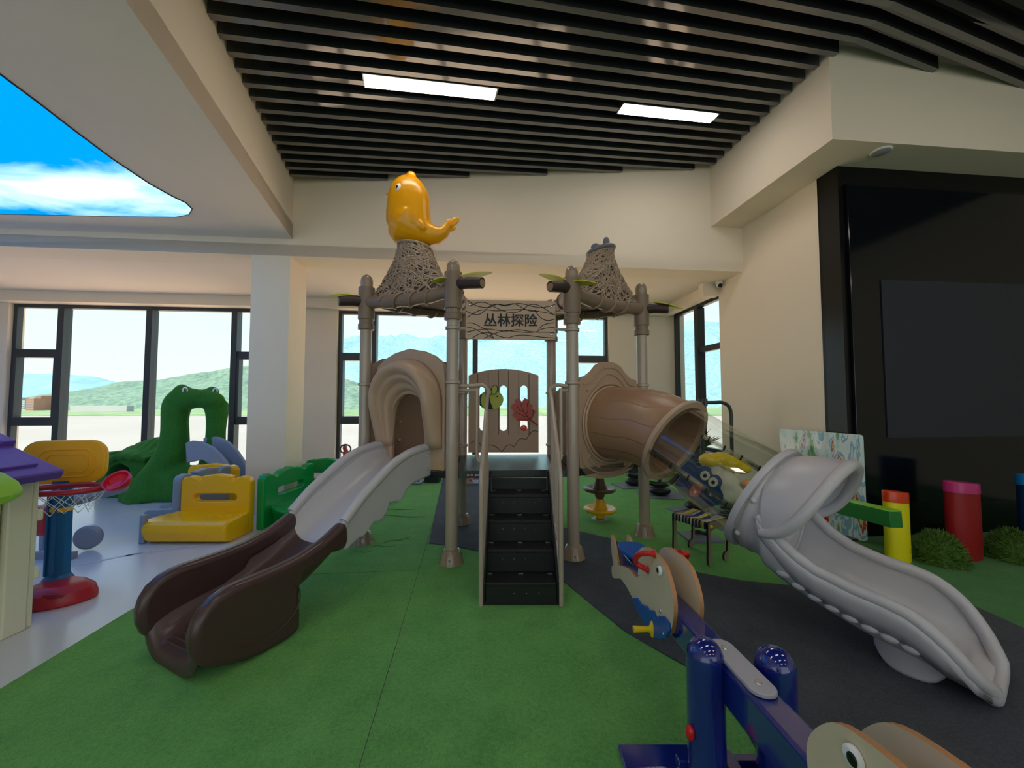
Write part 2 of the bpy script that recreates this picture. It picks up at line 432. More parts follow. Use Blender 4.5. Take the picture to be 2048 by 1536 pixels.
# pale strip line on the vinyl
b = MB()
for (q0, q1) in [((250, 1112), (470, 1080)), ((130, 1135), (300, 1102))]:
    p0, p1 = g(*q0), g(*q1); d = (p1 - p0).normalized(); nn = Vector((-d.y, d.x, 0)) * .02
    b.add([p0 - nn + Z3 * .001, p1 - nn + Z3 * .001, p1 + nn + Z3 * .001, p0 + nn + Z3 * .001], [[0, 1, 2, 3]])
struct('floor_line', b, mat('floor_line', (205, 205, 205), 0.4), smooth=False)

# ---- window walls
GB = 7.47    # glazing line of the back wall
def wall_box(b, a0, a1, b0, b1, z0, z1):
    c = R((a0 + a1) / 2, (b0 + b1) / 2, (z0 + z1) / 2); b.box(c, (a1 - a0, b1 - b0, z1 - z0), (U, V, Z3)); return b
aL0 = a_of(27, GB, 740); aL1 = a_of(560, GB)
aC0 = a_of(676, GB); aC1 = a_of(1215, GB)
ZS, ZT = 0.20, 3.10
CZ = 3.28
b = MB()
wall_box(b, -9, aL0, 7.35, 7.6, 0, CZ); wall_box(b, aL0, aL1, 7.35, 7.6, 0, ZS); wall_box(b, aL0, aL1, 7.35, 7.6, ZT, CZ)
wall_box(b, aL1, aC0, 7.35, 7.6, 0, CZ); wall_box(b, aC0, aC1, 7.35, 7.6, 0, ZS); wall_box(b, aC0, aC1, 7.35, 7.6, ZT, CZ)
wall_box(b, aC1, 4.2, 7.35, 7.6, 0, CZ)
struct('wall_back', b, m_wall, smooth=False)
b = MB(); wall_box(b, -9, 3.72, 7.20, 7.35, ZT, CZ); wall_box(b, 3.72, 3.86, 5.85, 7.35, ZT, CZ); wall_box(b, 3.60, 3.86, 5.72, 5.85, ZT - .02, CZ)
struct('trim_1', b, m_wall, smooth=False)   # blind box over the windows
b = MB(); wall_box(b, -2.28, 3.86, 7.335, 7.35, 0, .09)
struct('baseboard_back', b, m_skirt, smooth=False)
SA, SG = 3.86, 4.03
BK = b_of(1657, SA)
b = MB(); wall_box(b, SA, SA + .25, BK, 5.72, 0, 4.0); wall_box(b, SA, SA + .25, 5.72, 7.35, 0, .55); wall_box(b, SA, SA + .25, 5.72, 7.35, ZT + .05, CZ + .1)
struct('wall_right', b, m_wall, smooth=False)

def window(name, O, ex, w, z0, z1, cols, transoms, nrm, depth=.09):
    """cols: positions of mullion centres; transoms: list of (col index, z) ; frame of square bars and one pane per cell"""
    root = bpy.data.objects.new(name, None); COL.objects.link(root); root['kind'] = 'structure'; TM[root.name] = Matrix.Identity(4)
    b = MB(); fw = .06
    def bar(x0, x1, za, zb, d=depth):
        b.box(Vector(O) + Vector(ex) * ((x0 + x1) / 2) + Z3 * ((za + zb) / 2), (x1 - x0, d, zb - za), (Vector(ex), Vector(nrm), Z3))
    bar(0, fw, z0, z1); bar(w - fw, w, z0, z1); bar(fw, w - fw, z1 - fw, z1); bar(fw, w - fw, z0, z0 + fw)
    xs = [fw] ; cells = []
    for c in cols: bar(c - .05, c + .05, z0 + fw, z1 - fw, depth + .06)
    edges = [0.0] + list(cols) + [w]
    for i in range(len(edges) - 1):
        x0 = edges[i] + .05; x1 = edges[i + 1] - .05
        zs = [z0 + fw] + sorted([z for (ci, z) in transoms if ci == i]) + [z1 - fw]
        for (ci, z) in transoms:
            if ci == i: bar(x0, x1, z - .05, z + .05)
        for k in range(len(zs) - 1):
            za = zs[k] + (.05 if k else 0); zb = zs[k + 1] - (.05 if k < len(zs) - 2 else 0)
            if len(zs) == 4 and k == 1:   # opening sash
                s = .045
                bar(x0, x0 + s, za, zb, .12); bar(x1 - s, x1, za, zb, .12); bar(x0 + s, x1 - s, zb - s, zb, .12); bar(x0 + s, x1 - s, za, za + s, .12)
            cells.append((x0, x1, za, zb))
    obj('window_frame', b, m_frame, root, bevel=.006, bseg=1, smooth=False)
    for (x0, x1, za, zb) in cells:
        p = MB(); p.box(Vector(O) + Vector(ex) * ((x0 + x1) / 2) + Z3 * ((za + zb) / 2), (x1 - x0, .008, zb - za), (Vector(ex), Vector(nrm), Z3))
        obj('pane', p, m_glass, root, smooth=False)
    return root
wl_ = aL1 - aL0
cl = [a_of(124, GB, 760) - aL0, a_of(300, GB, 760) - aL0, a_of(470, GB, 760) - aL0]
window('window_1', R(aL0, GB), U, wl_, ZS, ZT, cl, [(0, 2.26), (0, 1.03), (3, 2.26), (3, 1.03)], V)
wc = aC1 - aC0
cc = [a_of(747, GB) - aC0, a_of(950, GB) - aC0, a_of(1146, GB) - aC0]
window('window_2', R(aC0, GB), U, wc, ZS, ZT, cc, [(0, 2.26), (0, 1.03), (3, 2.26), (3, 1.03)], V)
bw0 = 5.72; bw1 = 7.35
bm_ = b_of(1402, SG)
window('window_3', R(SG, bw1), -V, bw1 - bw0, .55, ZT + .05, [bw1 - bm_], [(1, 2.32)], U)

# ---- rear ceiling, beam, pillar
b = MB(); wall_box(b, -9, 4.2, 5.15, 7.6, CZ, CZ + .15); struct('ceiling_rear', b, m_ceil, smooth=False)
b = MB(); wall_box(b, -9, 4.2, 5.15, 5.55, CZ - .002, 5.6); struct('wall_beam', b, m_wall, smooth=False)
pa0 = a_of(495, 5.15); pa1 = a_of(573, 5.15)
b = MB(); wall_box(b, pa0, pa1, 5.15, 5.64, 0, CZ); struct('wall_pillar', b, m_wall, smooth=False)

# ---- left ceiling with its fascia
LZ = 3.50
F1 = at_plane(585, 470, R(0, 5.15), V); F1.z = 0
F0 = atZ(250, 0, LZ); F0.z = 0
fd = (F0 - F1).normalized(); FE = F1 + fd * 12.5; fn = Vector((-fd.y, fd.x, 0))
if fn.x > 0: fn = -fn          # towards the left ceiling
b = MB()
lc = [F1, FE, Vector((-9.5, FE.y, 0)), R(-9, 5.2)]
b.add([p + Z3 * LZ for p in lc] + [p + Z3 * (LZ + .2) for p in lc], [[0, 1, 2, 3], [4, 5, 6, 7], [0, 1, 5, 4], [1, 2, 6, 5], [2, 3, 7, 6], [3, 0, 4, 7]])
struct('ceiling_left', b, m_ceil, smooth=False)
b = MB()
b.add([F1 + Z3 * (LZ + .001), FE + Z3 * (LZ + .001), FE + fn * .12 + Z3 * (LZ + .001), F1 + fn * .12 + Z3 * (LZ + .001)] + [F1 + Z3 * 5.6, FE + Z3 * 5.6, FE + fn * .12 + Z3 * 5.6, F1 + fn * .12 + Z3 * 5.6], [[0, 1, 2, 3], [4, 5, 6, 7], [0, 1, 5, 4], [1, 2, 6, 5], [2, 3, 7, 6], [3, 0, 4, 7]])
struct('wall_fascia', b, m_wall, smooth=False)
# glowing sky panel set into the left ceiling
m_sky = bpy.data.materials.new('sky_panel_print'); m_sky.use_nodes = True; nt = m_sky.node_tree; nt.nodes.clear()
o_ = nt.nodes.new('ShaderNodeOutputMaterial'); e_ = nt.nodes.new('ShaderNodeEmission'); tc = nt.nodes.new('ShaderNodeTexCoord')
mp = nt.nodes.new('ShaderNodeMapping'); mp.inputs['Scale'].default_value = (0.42, 0.95, 1); mp.inputs['Rotation'].default_value = (0, 0, -0.35); mp.inputs['Location'].default_value = (0.55, -0.22, 0)
n_ = nt.nodes.new('ShaderNodeTexNoise'); n_.inputs['Scale'].default_value = 1.9; n_.inputs['Detail'].default_value = 9; n_.inputs['Roughness'].default_value = 0.55; n_.inputs['Distortion'].default_value = 0.35
r_ = nt.nodes.new('ShaderNodeValToRGB')
r_.color_ramp.elements[0].position = 0.44; r_.color_ramp.elements[0].color = rgb(0, 140, 246)
r_.color_ramp.elements[1].position = 0.66; r_.color_ramp.elements[1].color = rgb(205, 232, 253)
q_ = r_.color_ramp.elements.new(0.52); q_.color = rgb(120, 185, 245)
nt.links.new(tc.outputs['Object'], mp.inputs[0]); nt.links.new(mp.outputs[0], n_.inputs['Vector']); 
mg = nt.nodes.new('ShaderNodeMapping'); mg.vector_type = 'POINT'; mg.inputs['Scale'].default_value = (0.50, 1.35, 0.0); mg.inputs['Location'].default_value = (0.50 * .75, -1.35 * .80, 0); mg.inputs['Rotation'].default_value = (0, 0, 0)
gg = nt.nodes.new('ShaderNodeTexGradient'); gg.gradient_type = 'SPHERICAL'; nt.links.new(tc.outputs['Object'], mg.inputs[0]); nt.links.new(mg.outputs[0], gg.inputs[0])
ma = nt.nodes.new('ShaderNodeMath'); ma.operation = 'MULTIPLY_ADD'; ma.inputs[1].default_value = 0.40; nt.links.new(gg.outputs['Fac'], ma.inputs[0])
mm2 = nt.nodes.new('ShaderNodeMath'); mm2.operation = 'MULTIPLY'; mm2.inputs[1].default_value = 0.77; nt.links.new(n_.outputs['Fac'], mm2.inputs[0]); nt.links.new(mm2.outputs[0], ma.inputs[2])
nt.links.new(ma.outputs[0], r_.inputs[0]); nt.links.new(r_.outputs[0], e_.inputs[0]); nt.links.new(e_.outputs[0], o_.inputs[0])
e_.inputs[1].default_value = 1.0
sp = [atZ(x, y, LZ) for x, y in [(0, 147), (75, 203), (150, 261), (225, 317), (300, 367), (345, 392), (372, 405), (384, 417), (378, 428), (352, 433), (250, 432), (100, 429), (0, 427), (-400, 420), (-900, 408)]]
sp += [Vector((-6.5, 1.5, LZ)), Vector((-5.0, 0.6, LZ)), Vector((-3.6, 0.8, LZ))]
b = MB(); n = len(sp); b.add([p - Z3 * .006 for p in sp] + [p + Z3 * .0 for p in sp], [list(range(n)), list(range(n, 2 * n))[::-1]] + [[i, (i + 1) % n, (i + 1) % n + n, i + n] for i in range(n)])
skp = thing('sky_ceiling_panel', 'glowing ceiling panel printed with blue sky and white clouds', 'ceiling panel', (-3.5, 3, LZ))
obj('printed_membrane', b, m_sky, skp, smooth=False)
b = MB(); b.tube([p - Z3 * .004 for p in sp], .006, 6, closed=True); obj('edge_trim', b, m_dark, skp)

# ---- slatted high ceiling (pitched, ridge over the right side)
def zroof(p):
    z = 4.24 + .09 * (p.x + 2.8) + .02 * (p.y - 4.91)
    return z if p.x < 3.2 else z - .17 * (p.x - 3.2)
SPHI = math.radians(14); SD = Vector((math.cos(SPHI), math.sin(SPHI), 0)); SN = Vector((-SD.y, SD.x, 0))
# soffit on the right
S0 = R(a_of(1430, 5.15), 5.15); S1 = atZ(1665, 278, 3.92); S1.z = 0
SZ = 3.92
sb = S1.dot(V)
def hit(P, d, A, B):
    """distance along P+d*t to the vertical plane through A,B"""
    n = Vector(((B - A).y, -(B - A).x, 0)); return (A - P).dot(n) / d.dot(n)
P0 = Vector((-.5457 * 2.889, 2.889, 0)); PITCH_S = .1585
slats = []
for k in range(-26, 17):
    P = P0 + SN * (PITCH_S * k)
    t0 = hit(P, SD, F1, FE) + .003
    cands = [hit(P, SD, R(-9, 5.13), R(9, 5.13))]
    tl = hit(P, SD, S0, S1); q = P + SD * tl
    if q.dot(V) > sb - .02: cands.append(tl)
    else: cands.append(hit(P, SD, R(-9, sb - .02), R(9, sb - .02)))
    cands.append((7.4 - P.x) / SD.x)
    t1 = min(c for c in cands if c > t0)
    if t1 - t0 < .15: continue
    A = P + SD * t0; B = P + SD * (t1 - .004)
    pts = [A]
    if A.x < 3.2 < B.x: pts.append(P + SD * ((3.2 - P.x) / SD.x))
    pts.append(B)
    secs = []
    for p in pts:
        z = zroof(p); c = Vector((p.x, p.y, z)); w = .026; h = .13
        secs.append([c - SN * w, c + SN * w, c + SN * w + Z3 * h, c - SN * w + Z3 * h])
    slats.append((k, secs))
first = True
for k, secs in slats:
    b = MB(); b.loft(secs)
    o = struct('ceiling_slat', b, m_slat, smooth=False)
b = MB(); gp = [Vector((-6, -8, 0)), Vector((3.2, -8, 0)), Vector((3.2, 5.6, 0)), Vector((-6, 5.0, 0)), Vector((9, -8, 0)), Vector((9, 6.0, 0))]
vv = [Vector((p.x, p.y, zroof(p) + .62)) for p in gp]
b.add(vv + [v + Z3 * .15 for v in vv], [[0, 1, 2, 3], [1, 4, 5, 2], [9, 8, 7, 6], [8, 11, 10, 7], [0, 1, 7, 6], [1, 4, 10, 7], [4, 5, 11, 10], [5, 2, 8, 11], [2, 3, 9, 8], [3, 0, 6, 9]])
struct('ceiling', b, m_dark, smooth=False)
# right soffit box
b = MB(); e1 = S1 + U * 6
so = [S0 + V * .05, S1, e1, R(e1.dot(U), 4.2), R(4.2, 4.2), R(4.2, 5.2)]
n = len(so); b.add([p + Z3 * SZ for p in so] + [p + Z3 * 5.6 for p in so], [list(range(n)), list(range(n, 2 * n))[::-1]] + [[i, (i + 1) % n, (i + 1) % n + n, i + n] for i in range(n)])
struct('ceiling_soffit', b, m_wall, smooth=False)
# ---- black feature wall
KB = 3.66
b = MB(); wall_box(b, SA - .01, 9.0, KB, KB + .25, 0, SZ); wall_box(b, SA - .01, SA + .26, KB + .25, BK, 0, SZ)
struct('wall_black', b, m_black, smooth=False)
scr = thing('led_screen', 'large glossy black display screen on the dark feature wall', 'screen', R(5.5, KB, 1.9))
m_screen = mat('screen_gloss', (12, 15, 21), 0.10, var=0.0, spec=0.4)
m_panel = mat('screen_paler', (34, 42, 55), 0.22, var=0.0, spec=0.4)
ak = SA + .06
b = MB(); wall_box(b, ak, 9, KB - .035, KB - .002, .35, 3.72); obj('screen_frame', b, m_screen, scr, bevel=.004, bseg=1, smooth=False)
a0 = a_of(1772, KB - .04); z1 = at_plane(1772, 560, R(0, KB - .04), V).z; z0 = at_plane(1772, 875, R(0, KB - .04), V).z
b = MB(); wall_box(b, a0, 9, KB - .045, KB - .034, z0, z1); obj('paler_panel', b, m_panel, scr, smooth=False)  # slightly paler blue-grey rectangle laid on the screen

# unseen side walls; the room's back is left open to let sky light in
b = MB(); wall_box(b, 7.5, 7.7, YB, KB, 0, 4.9); struct('wall_far_right', b, m_wall, smooth=False)

b = MB(); wall_box(b, -9.2, -9.0, YB, 7.6, 0, 4.2); struct('wall_left', b, m_wall, smooth=False)
# ---- ceiling lamps (two seen, the others further back in the hall)
m_lamp = emit_mat('lamp_diffuser', (1.0, 0.93, 0.85, 1), 13.0)
def lamp(c, L, W, label, group='ceiling strip lamps'):
    c = Vector(c); c.z = zroof(c) - .012
    dz = SD.copy(); dz.z = (zroof(c + SD * .5) - zroof(c - SD * .5)); dz.normalize()
    t = thing('ceiling_light', label, 'ceiling light', c, 0, group)
    b = MB(); b.box(c + Z3 * .03, (L + .03, W + .03, .055), (dz, SN, dz.cross(SN))); obj('housing', b, m_slat, t, smooth=False)
    b = MB(); b.box(c - Z3 * .002, (L, W, .006), (dz, SN, dz.cross(SN))); obj('diffuser', b, m_lamp, t, smooth=False)
def on_roof(px, py):
    z = 4.4
    for _ in range(20): p = atZ(px, py, z); z = zroof(p)
    return p
la = (on_roof(727, 159) + on_roof(992, 188)) / 2; ll = (on_roof(992, 188) - on_roof(731, 159)).length
lamp(la, ll, .13, 'longer white strip lamp in the black slat ceiling, above the bird')
lb = (on_roof(1242, 216) + on_roof(1428, 235)) / 2; lc_ = (on_roof(1428, 235) - on_roof(1242, 216)).length
lamp(lb, lc_, .13, 'shorter white strip lamp in the black slat ceiling, nearer the right soffit')
for (x, y) in [(-1.2, .6), (1.5, .9), (4.6, 1.4), (-.8, -1.6), (1.8, -1.4), (4.8, -1.0), (-.4, -4.0), (2.2, -3.8), (5.0, -3.5)]:
    lamp((x, y, 0), 1.2, .13, 'white strip lamp of the hall ceiling, %s, %s' % ('just overhead' if y > 0 else 'further behind the viewer' if y > -2.5 else 'furthest behind the viewer', 'on the left' if x < 0 else 'in the middle' if x < 3 else 'on the right'))
# ================================================================ play structure
m_post = mat('post_tan', (172, 156, 140), 0.25, coat=0.4, var=0.02)
m_cap = mat('cap_tan', (150, 130, 110), 0.22, coat=0.4, var=0.02)
m_tan = mat('plastic_tan', (180, 152, 128), 0.38, var=0.05, vscale=3, bump=.15, bscale=120)
m_tan2 = mat('plastic_tan_dark', (146, 118, 96), 0.45, var=0.05, vscale=3)
m_log = mat('log_brown', (132, 112, 94), 0.4, var=0.15, vscale=5)
m_logend = mat('log_end', (58, 42, 36), 0.5, var=0.1)
m_leafy = mat('leaf_yellow', (218, 220, 60), 0.5, var=0.05)
m_line = mat('line_black', (22, 22, 24), 0.6, var=0)
m_deck = mat('deck_black', (22, 26, 32), 0.22, var=0.05, bump=.2, bscale=220, spec=.6)
m_step = mat('step_black', (16, 17, 19), 0.45, var=0.08, bump=.15, bscale=200)
m_grey = mat('slide_grey', (190, 187, 190), 0.30, var=0.04, vscale=3, bump=.08, bscale=160)
m_brown = mat('slide_brown', (74, 54, 52), 0.26, var=0.08, vscale=3, bump=.08, bscale=160)
m_chrome = mat('chrome', (200, 200, 200), 0.2, metal=1.0, var=0)
m_bee = mat('bee_yellow', (178, 188, 60), 0.4); m_red = mat('leaf_red', (186, 66, 50), 0.4)
m_yel = mat('bird_yellow', (240, 168, 8), 0.28, var=0.02, sss=.15)
m_white = mat('plain_white', (240, 240, 238), 0.35, var=0); m_pupil = mat('plain_black', (12, 12, 14), 0.2, var=0)
m_clear = glass_mat('clear_plastic', (0.90, 0.93, 0.90, 1), 0.45, 0.02)
m_rock = mat('rock_grey', (108, 108, 116), 0.4, var=0.1)
m_yknob = mat('knob_yellow', (214, 176, 40), 0.4)

def wood_relief(name, col):
    m, nt, b = nodes_of(name); L = nt.links
    b.inputs['Base Color'].default_value = rgb(*col); b.inputs['Roughness'].default_value = 0.36
    tc = nt.nodes.new('ShaderNodeTexCoord'); mp = nt.nodes.new('ShaderNodeMapping'); mp.inputs['Rotation'].default_value = (0.1, -0.25, 0.0)
    w = nt.nodes.new('ShaderNodeTexWave'); w.bands_direction = 'Z'; w.inputs['Scale'].default_value = 2.3; w.inputs['Distortion'].default_value = 4.5; w.inputs['Detail'].default_value = 1.0; w.inputs['Detail Scale'].default_value = 0.8; w.wave_profile = 'SAW'
    L.new(tc.outputs['Object'], mp.inputs[0]); L.new(mp.outputs[0], w.inputs['Vector'])
    r = nt.nodes.new('ShaderNodeValToRGB'); r.color_ramp.elements[0].position = 0.03; r.color_ramp.elements[1].position = 0.10
    L.new(w.outputs['Fac'], r.inputs[0])
    bp = nt.nodes.new('ShaderNodeBump'); bp.inputs['Strength'].default_value = 0.7; bp.inputs['Distance'].default_value = 0.006
    L.new(r.outputs[0], bp.inputs['Height']); L.new(bp.outputs[0], b.inputs['Normal']); MATS[name] = m; return m
m_tube = wood_relief('tube_brown_grain', (160, 124, 96))


PA = Vector((-.525, 3.40, 0)); PB_ = Vector((-1.474, 3.86, 0)); PC = Vector((-.572, 4.45, 0))
PE = Vector((.548, 3.49, 0)); PF = Vector((1.38, 4.07, 0)); PG = Vector((.46, 4.50, 0))
ps = thing('play_structure', 'tan climbing tower with two nest roofs, black stairs and two slides on the turf', 'playground', (0, 3.9, 0))
def ring(b, c, z, r=.068, h=.035, lug=None):
    b.lathe([(r - .012, -h / 2), (r, -h / 2 + .006), (r, h / 2 - .006), (r - .012, h / 2)], c + Z3 * z, 20)
    if lug is not None:
        d = lug.normalized(); b.tube([c + Z3 * z + d * .05, c + Z3 * z + d * .12], .018, 10)
tops = {'A': 2.66, 'B': 2.68, 'C': 2.62, 'E': 2.64, 'F': 2.66, 'G': 2.60}
for key, P in (('A', PA), ('B', PB_), ('C', PC), ('E', PE), ('F', PF), ('G', PG)):
    b = MB(); b.tube([P, P + Z3 * (tops[key] - .05)], .0555, 24)
    po = obj('post', b, m_post, ps)
    b = MB(); b.lathe([(.056, .13), (.066, .125), (.082, .10), (.095, .05), (.104, .018), (.108, .012), (.108, .0135 - .013), (.05, 0)], P, 28)
    for k in range(3):
        a = 2 * PI * k / 3 + .5; b.ell(P + Vector((math.cos(a), math.sin(a), 0)) * .085 + Z3 * .05, (.014, .014, .02), 8, 6)
    obj('base_cover', b, m_cap, po)
    b = MB(); zt = tops[key]
    b.lathe([(.058, -.11), (.060, -.02), (.058, 0), (.052, .022), (.038, .042), (.018, .054), (0, .057)], P + Z3 * (zt - .05), 24)
    obj('dome_cap', b, m_cap, po)
    b = MB(); zc = 2.42 if key in 'ABC' else 2.40
    b.lathe([(.058, -.30), (.078, -.295), (.078, -.245), (.068, -.24), (.068, -.20), (.080, -.195), (.080, .0), (.080, .13), (.062, .132)], P + Z3 * zc, 28)
    obj('roof_collar', b, m_log, po)
    for z in {'A': (1.57, 2.05, 2.20), 'E': (1.57, 2.05, 2.20), 'B': (1.57,), 'F': (1.57,), 'C': (1.50, .9), 'G': (1.50, .9)}[key]:
        b = MB(); ring(b, P, z); obj('clamp', b, m_post, po)

def log(P, Q, z0, z1, name='roof_log', bow=.03):
    P = P + Z3 * z0; Q = Q + Z3 * z1; pts = []
    for i in range(17):
        t = i / 16; pts.append(P.lerp(Q, t) - Z3 * bow * math.sin(PI * t))
    b = MB(); b.tube(pts, [.062 + .006 * math.sin(i * 1.7) for i in range(17)], 20)
    b.ell(P, (.075, .075, .075)); 
    # vine wound round it
    d = (Q - P).normalized(); x = d.cross(Z3).normalized(); y = x.cross(d); vp = []
    for i in range(60):
        t = .22 + .56 * i / 59; c = P.lerp(Q, t) - Z3 * bow * math.sin(PI * t); a = i * .33
        vp.append(c + (x * math.cos(a) + y * math.sin(a)) * .069)
    o = obj(name, b, m_log, ps)
    b = MB(); b.tube(vp, .012, 6); obj('vine', b, m_tan2, o)
    return o
def leaf_shape(L=.30, W=.075):
    return closed2([(0, 0), (L * .25, W * .8), (L * .55, W), (L * .85, W * .55), (L, 0), (L * .85, -W * .5), (L * .55, -W * .95), (L * .25, -W * .7)], 4)
def stub(C, d, L, z, leafs):
    d = d.normalized(); b = MB(); b.tube([C + Z3 * z + d * .05, C + Z3 * z + d * (L * .5), C + Z3 * (z - .02) + d * L], [.05, .052, .048], 18)
    o = obj('roof_branch', b, m_logend, ps)
    b = MB(); b.ell(C + Z3 * (z - .02) + d * L, (.006, .043, .043), 16, 8, (d, d.cross(Z3).normalized(), Z3)); obj('cut_end', b, m_tan2, o)
    for (dd, tilt, off, L2) in leafs:
        dv = Vector((dd[0], dd[1], tilt)).normalized(); s = dv.cross(Z3).normalized(); nn = s.cross(dv)
        O = C + Z3 * (z + .06) + d * off
        b = MB(); b.prism(leaf_shape(L2), O, dv, s, nn, .006)
        lo = obj('leaf', b, m_leafy, o, angle=30)
        b = MB(); b.box(O + dv * L2 * .5 + nn * .008, (L2 * .8, .005, .002), (dv, s, nn))
        for q in (.3, .5, .7):
            for sg in (-1, 1):
                e = (dv + s * sg * .9).normalized(); b.box(O + dv * L2 * q + nn * .008 + e * .025, (.05, .004, .002), (e, nn.cross(e), nn))
        obj('leaf_vein', b, m_line, lo, smooth=False)
ZL = 2.40
log(PB_, PA, ZL, ZL - .01); log(PA, PC, ZL + .05, ZL + .05); log(PC, PB_, ZL + .03, ZL + .03)
log(PF, PE, ZL - .02, ZL - .01); log(PE, PG, ZL + .03, ZL + .03); log(PG, PF, ZL + .02, ZL + .02)
dAB = (PA - PB_).normalized(); dCB = (PB_ - PC).normalized()
stub(PA, dAB, .30, ZL + .04, [((-.97, -.28), -.22, -.02, .19), ((.97, .05), .16, .03, .33)])
stub(PB_, dCB, .26, ZL - .0, [((-.9, -.35), -.10, .0, .30), ((-.95, -.1), -.02, .05, .32)])
dFE = (PE - PF).normalized(); dGF = (PF - PG).normalized()
stub(PE, dFE, .26, ZL + .03, [((-.97, -.1), .22, .02, .30), ((.95, -.3), -.16, .03, .26)])
stub(PF, dGF, .27, ZL - .02, [((.95, -.05), -.22, .02, .22), ((.9, -.35), -.30, .12, .30)])
stub(PC, (PC - PA).normalized(), .2, ZL + .05, [])
stub(PG, (PG - PE).normalized(), .2, ZL + .03, [])

m_nestin = mat('nest_base', (70, 54, 44), .7, var=.1); m_strand = mat('nest_strand', (172, 150, 130), .55, var=.12, vscale=20)
def nest(cor, top_c, rt, tilt, z0=2.40, seed=1):
    cen = (cor[0] + cor[1] + cor[2]) / 3; N = 96; M = 22
    def rbase(a):
        d = Vector((math.cos(a), math.sin(a), 0)); best = 1e9
        for q in range(3):
            A, B = cor[q], cor[(q + 1) % 3]; n = Vector(((B - A).y, -(B - A).x, 0)).normalized(); dn = (A - cen).dot(n)
            if dn < 0: n = -n; dn = -dn
            c = d.dot(n)
            if c > .05: best = min(best, dn / c)
        return min(best + .02, .585)
    def S(a, t, off=0.0):
        d = Vector((math.cos(a), math.sin(a), 0)); rb = rbase(a); prof = max(0.0, 1 - t) ** 1.35
        r = rt + (rb - rt) * prof + off; c = cen.lerp(top_c, max(0, t) ** 0.8)
        z = z0 + (top_c.z - z0) * t + d.dot(tilt) * rt * t
        return Vector((c.x, c.y, 0)) + d * r + Z3 * z
    secs = [[S(2 * PI * k / N, i / M) for k in range(N)] for i in range(M + 1)]
    b = MB(); b.loft(secs, True, True); o = obj('nest_roof', b, m_nestin, ps, angle=60)
    random.seed(seed); b = MB()
    for i in range(400):
        a = random.uniform(0, 2 * PI); t = random.uniform(0, 1) ** 1.7; th = random.uniform(-1.25, 1.25) + (PI if random.random() < .5 else 0); cv = random.uniform(-.16, .16); pts = []
        for k in range(18):
            if not (-.01 <= t <= 1.0): break
            pts.append(S(a, min(max(t, 0), 1), .004 + .006 * math.sin(k * 1.3 + i)))
            rr = rt + (.45 - rt) * (1 - t) ** 1.35; a += math.cos(th) * .034 / rr; t += math.sin(th) * .034 / (top_c.z - z0); th += cv
        if len(pts) > 2: b.tube(pts, .0052, 4)
    for t in (.0, .995): b.tube([S(2 * PI * k / 60, t, .002) for k in range(60)], .012, 6, closed=True)
    w = obj('woven_strands', b, m_strand, o); w['kind'] = 'stuff'
    return o
tl = Vector((-1.0, 3.90, 2.99)); nl = nest([PA, PB_, PC], tl, .165, Vector((-.15, 0, 0)))
tr_ = Vector((.94, 4.02, 2.97)); nr = nest([PE, PF, PG], tr_, .13, Vector((.25, 0, 0)))
b = MB(); b.lathe([(.15, -.03), (.165, -.01), (.155, .012), (.10, .03), (0, .035)], tr_ + Vector((0, 0, .03)), 28, (Vector((1, 0, .25)).normalized(), Vector((0, 1, 0)), Vector((-.25, 0, 1)).normalized()))
b.ell(tr_ + Vector((-.06, -.04, .055)), (.05, .05, .035)); b.ell(tr_ + Vector((.05, -.05, .10)), (.036, .034, .058)); b.ell(tr_ + Vector((.02, .07, .07)), (.05, .04, .035))
obj('rock_cap', b, m_rock, nr, remesh=.008, rsmooth=3)

# ---- bird on the left roof (drawn in the plane facing the viewer)
BY = 3.90
def bp(px, py, dy=0.0): return atY(px, py, BY + dy)
k_ = BY / FPX
b = MB()
prof = [(818, 355, 10), (817, 359, 18), (817, 365, 25), (817, 372, 30.5), (817.5, 380, 35), (818, 388, 38), (818, 400, 40.5), (817.5, 412, 41.5), (817, 428, 42.5), (818, 446, 43.5), (823, 460, 41)]
secs = []
for (x, y, r) in prof:
    c = bp(x, y); rr = (r + 1.8) * k_
    secs.append([c + Vector((math.cos(2 * PI * k / 28) * rr, math.sin(2 * PI * k / 28) * rr * .9, 0)) for k in range(28)])
b.loft(secs)
tailp = [(800, 440, 36), (815, 450, 43), (832, 460, 34), (848, 466, 26), (862, 470, 20), (875, 470, 16), (886, 465, 11), (893, 457, 7.5), (897, 448, 6)]
b.tube([bp(x, y) for x, y, r in tailp], [(r + 2.5) * k_ for x, y, r in tailp], 20)
for (x, y, rx, rz) in [(822, 353, 9, 9), (832, 364, 7.5, 6), (828, 358, 6, 5)]: b.ell(bp(x, y), (rx * k_ * 1.2, .04, rz * k_ * 1.2))
for dy in (-1, 1):
    b.ell(bp(820, 427, dy * .165), (.075, .030, .055), 16, 10, (Vector((.85, 0, -.52)), Vector((0, 1, 0)), Vector((.52, 0, .85))))
    b.ell(bp(836, 446, dy * .14), (.10, .035, .045), 16, 10, (Vector((.75, 0, -.66)), Vector((0, 1, 0)), Vector((.66, 0, .75))))
bird = obj('bird_figure', b, m_yel, ps, remesh=.008, rsmooth=9)
b = MB(); lt = [(0, -.6), (.5, -.62), (.9, -.25), (1.0, .2), (.6, .6), (.1, .5), (-.4, .35), (-.5, 0), (-.3, -.4)]
for (x, y, ax, sx, sz, dy) in [(909, 443, .75, .066, .040, -.02), (898, 446, 1.2, .050, .036, .015), (903, 457, .35, .050, .034, .03)]:
    d = Vector((math.cos(ax), 0, math.sin(ax))); u2 = Vector((-math.sin(ax), 0, math.cos(ax))); b.ell(bp(x, y, dy), (sx, .014, sz), 18, 10, (d, Vector((0, 1, 0)), u2))
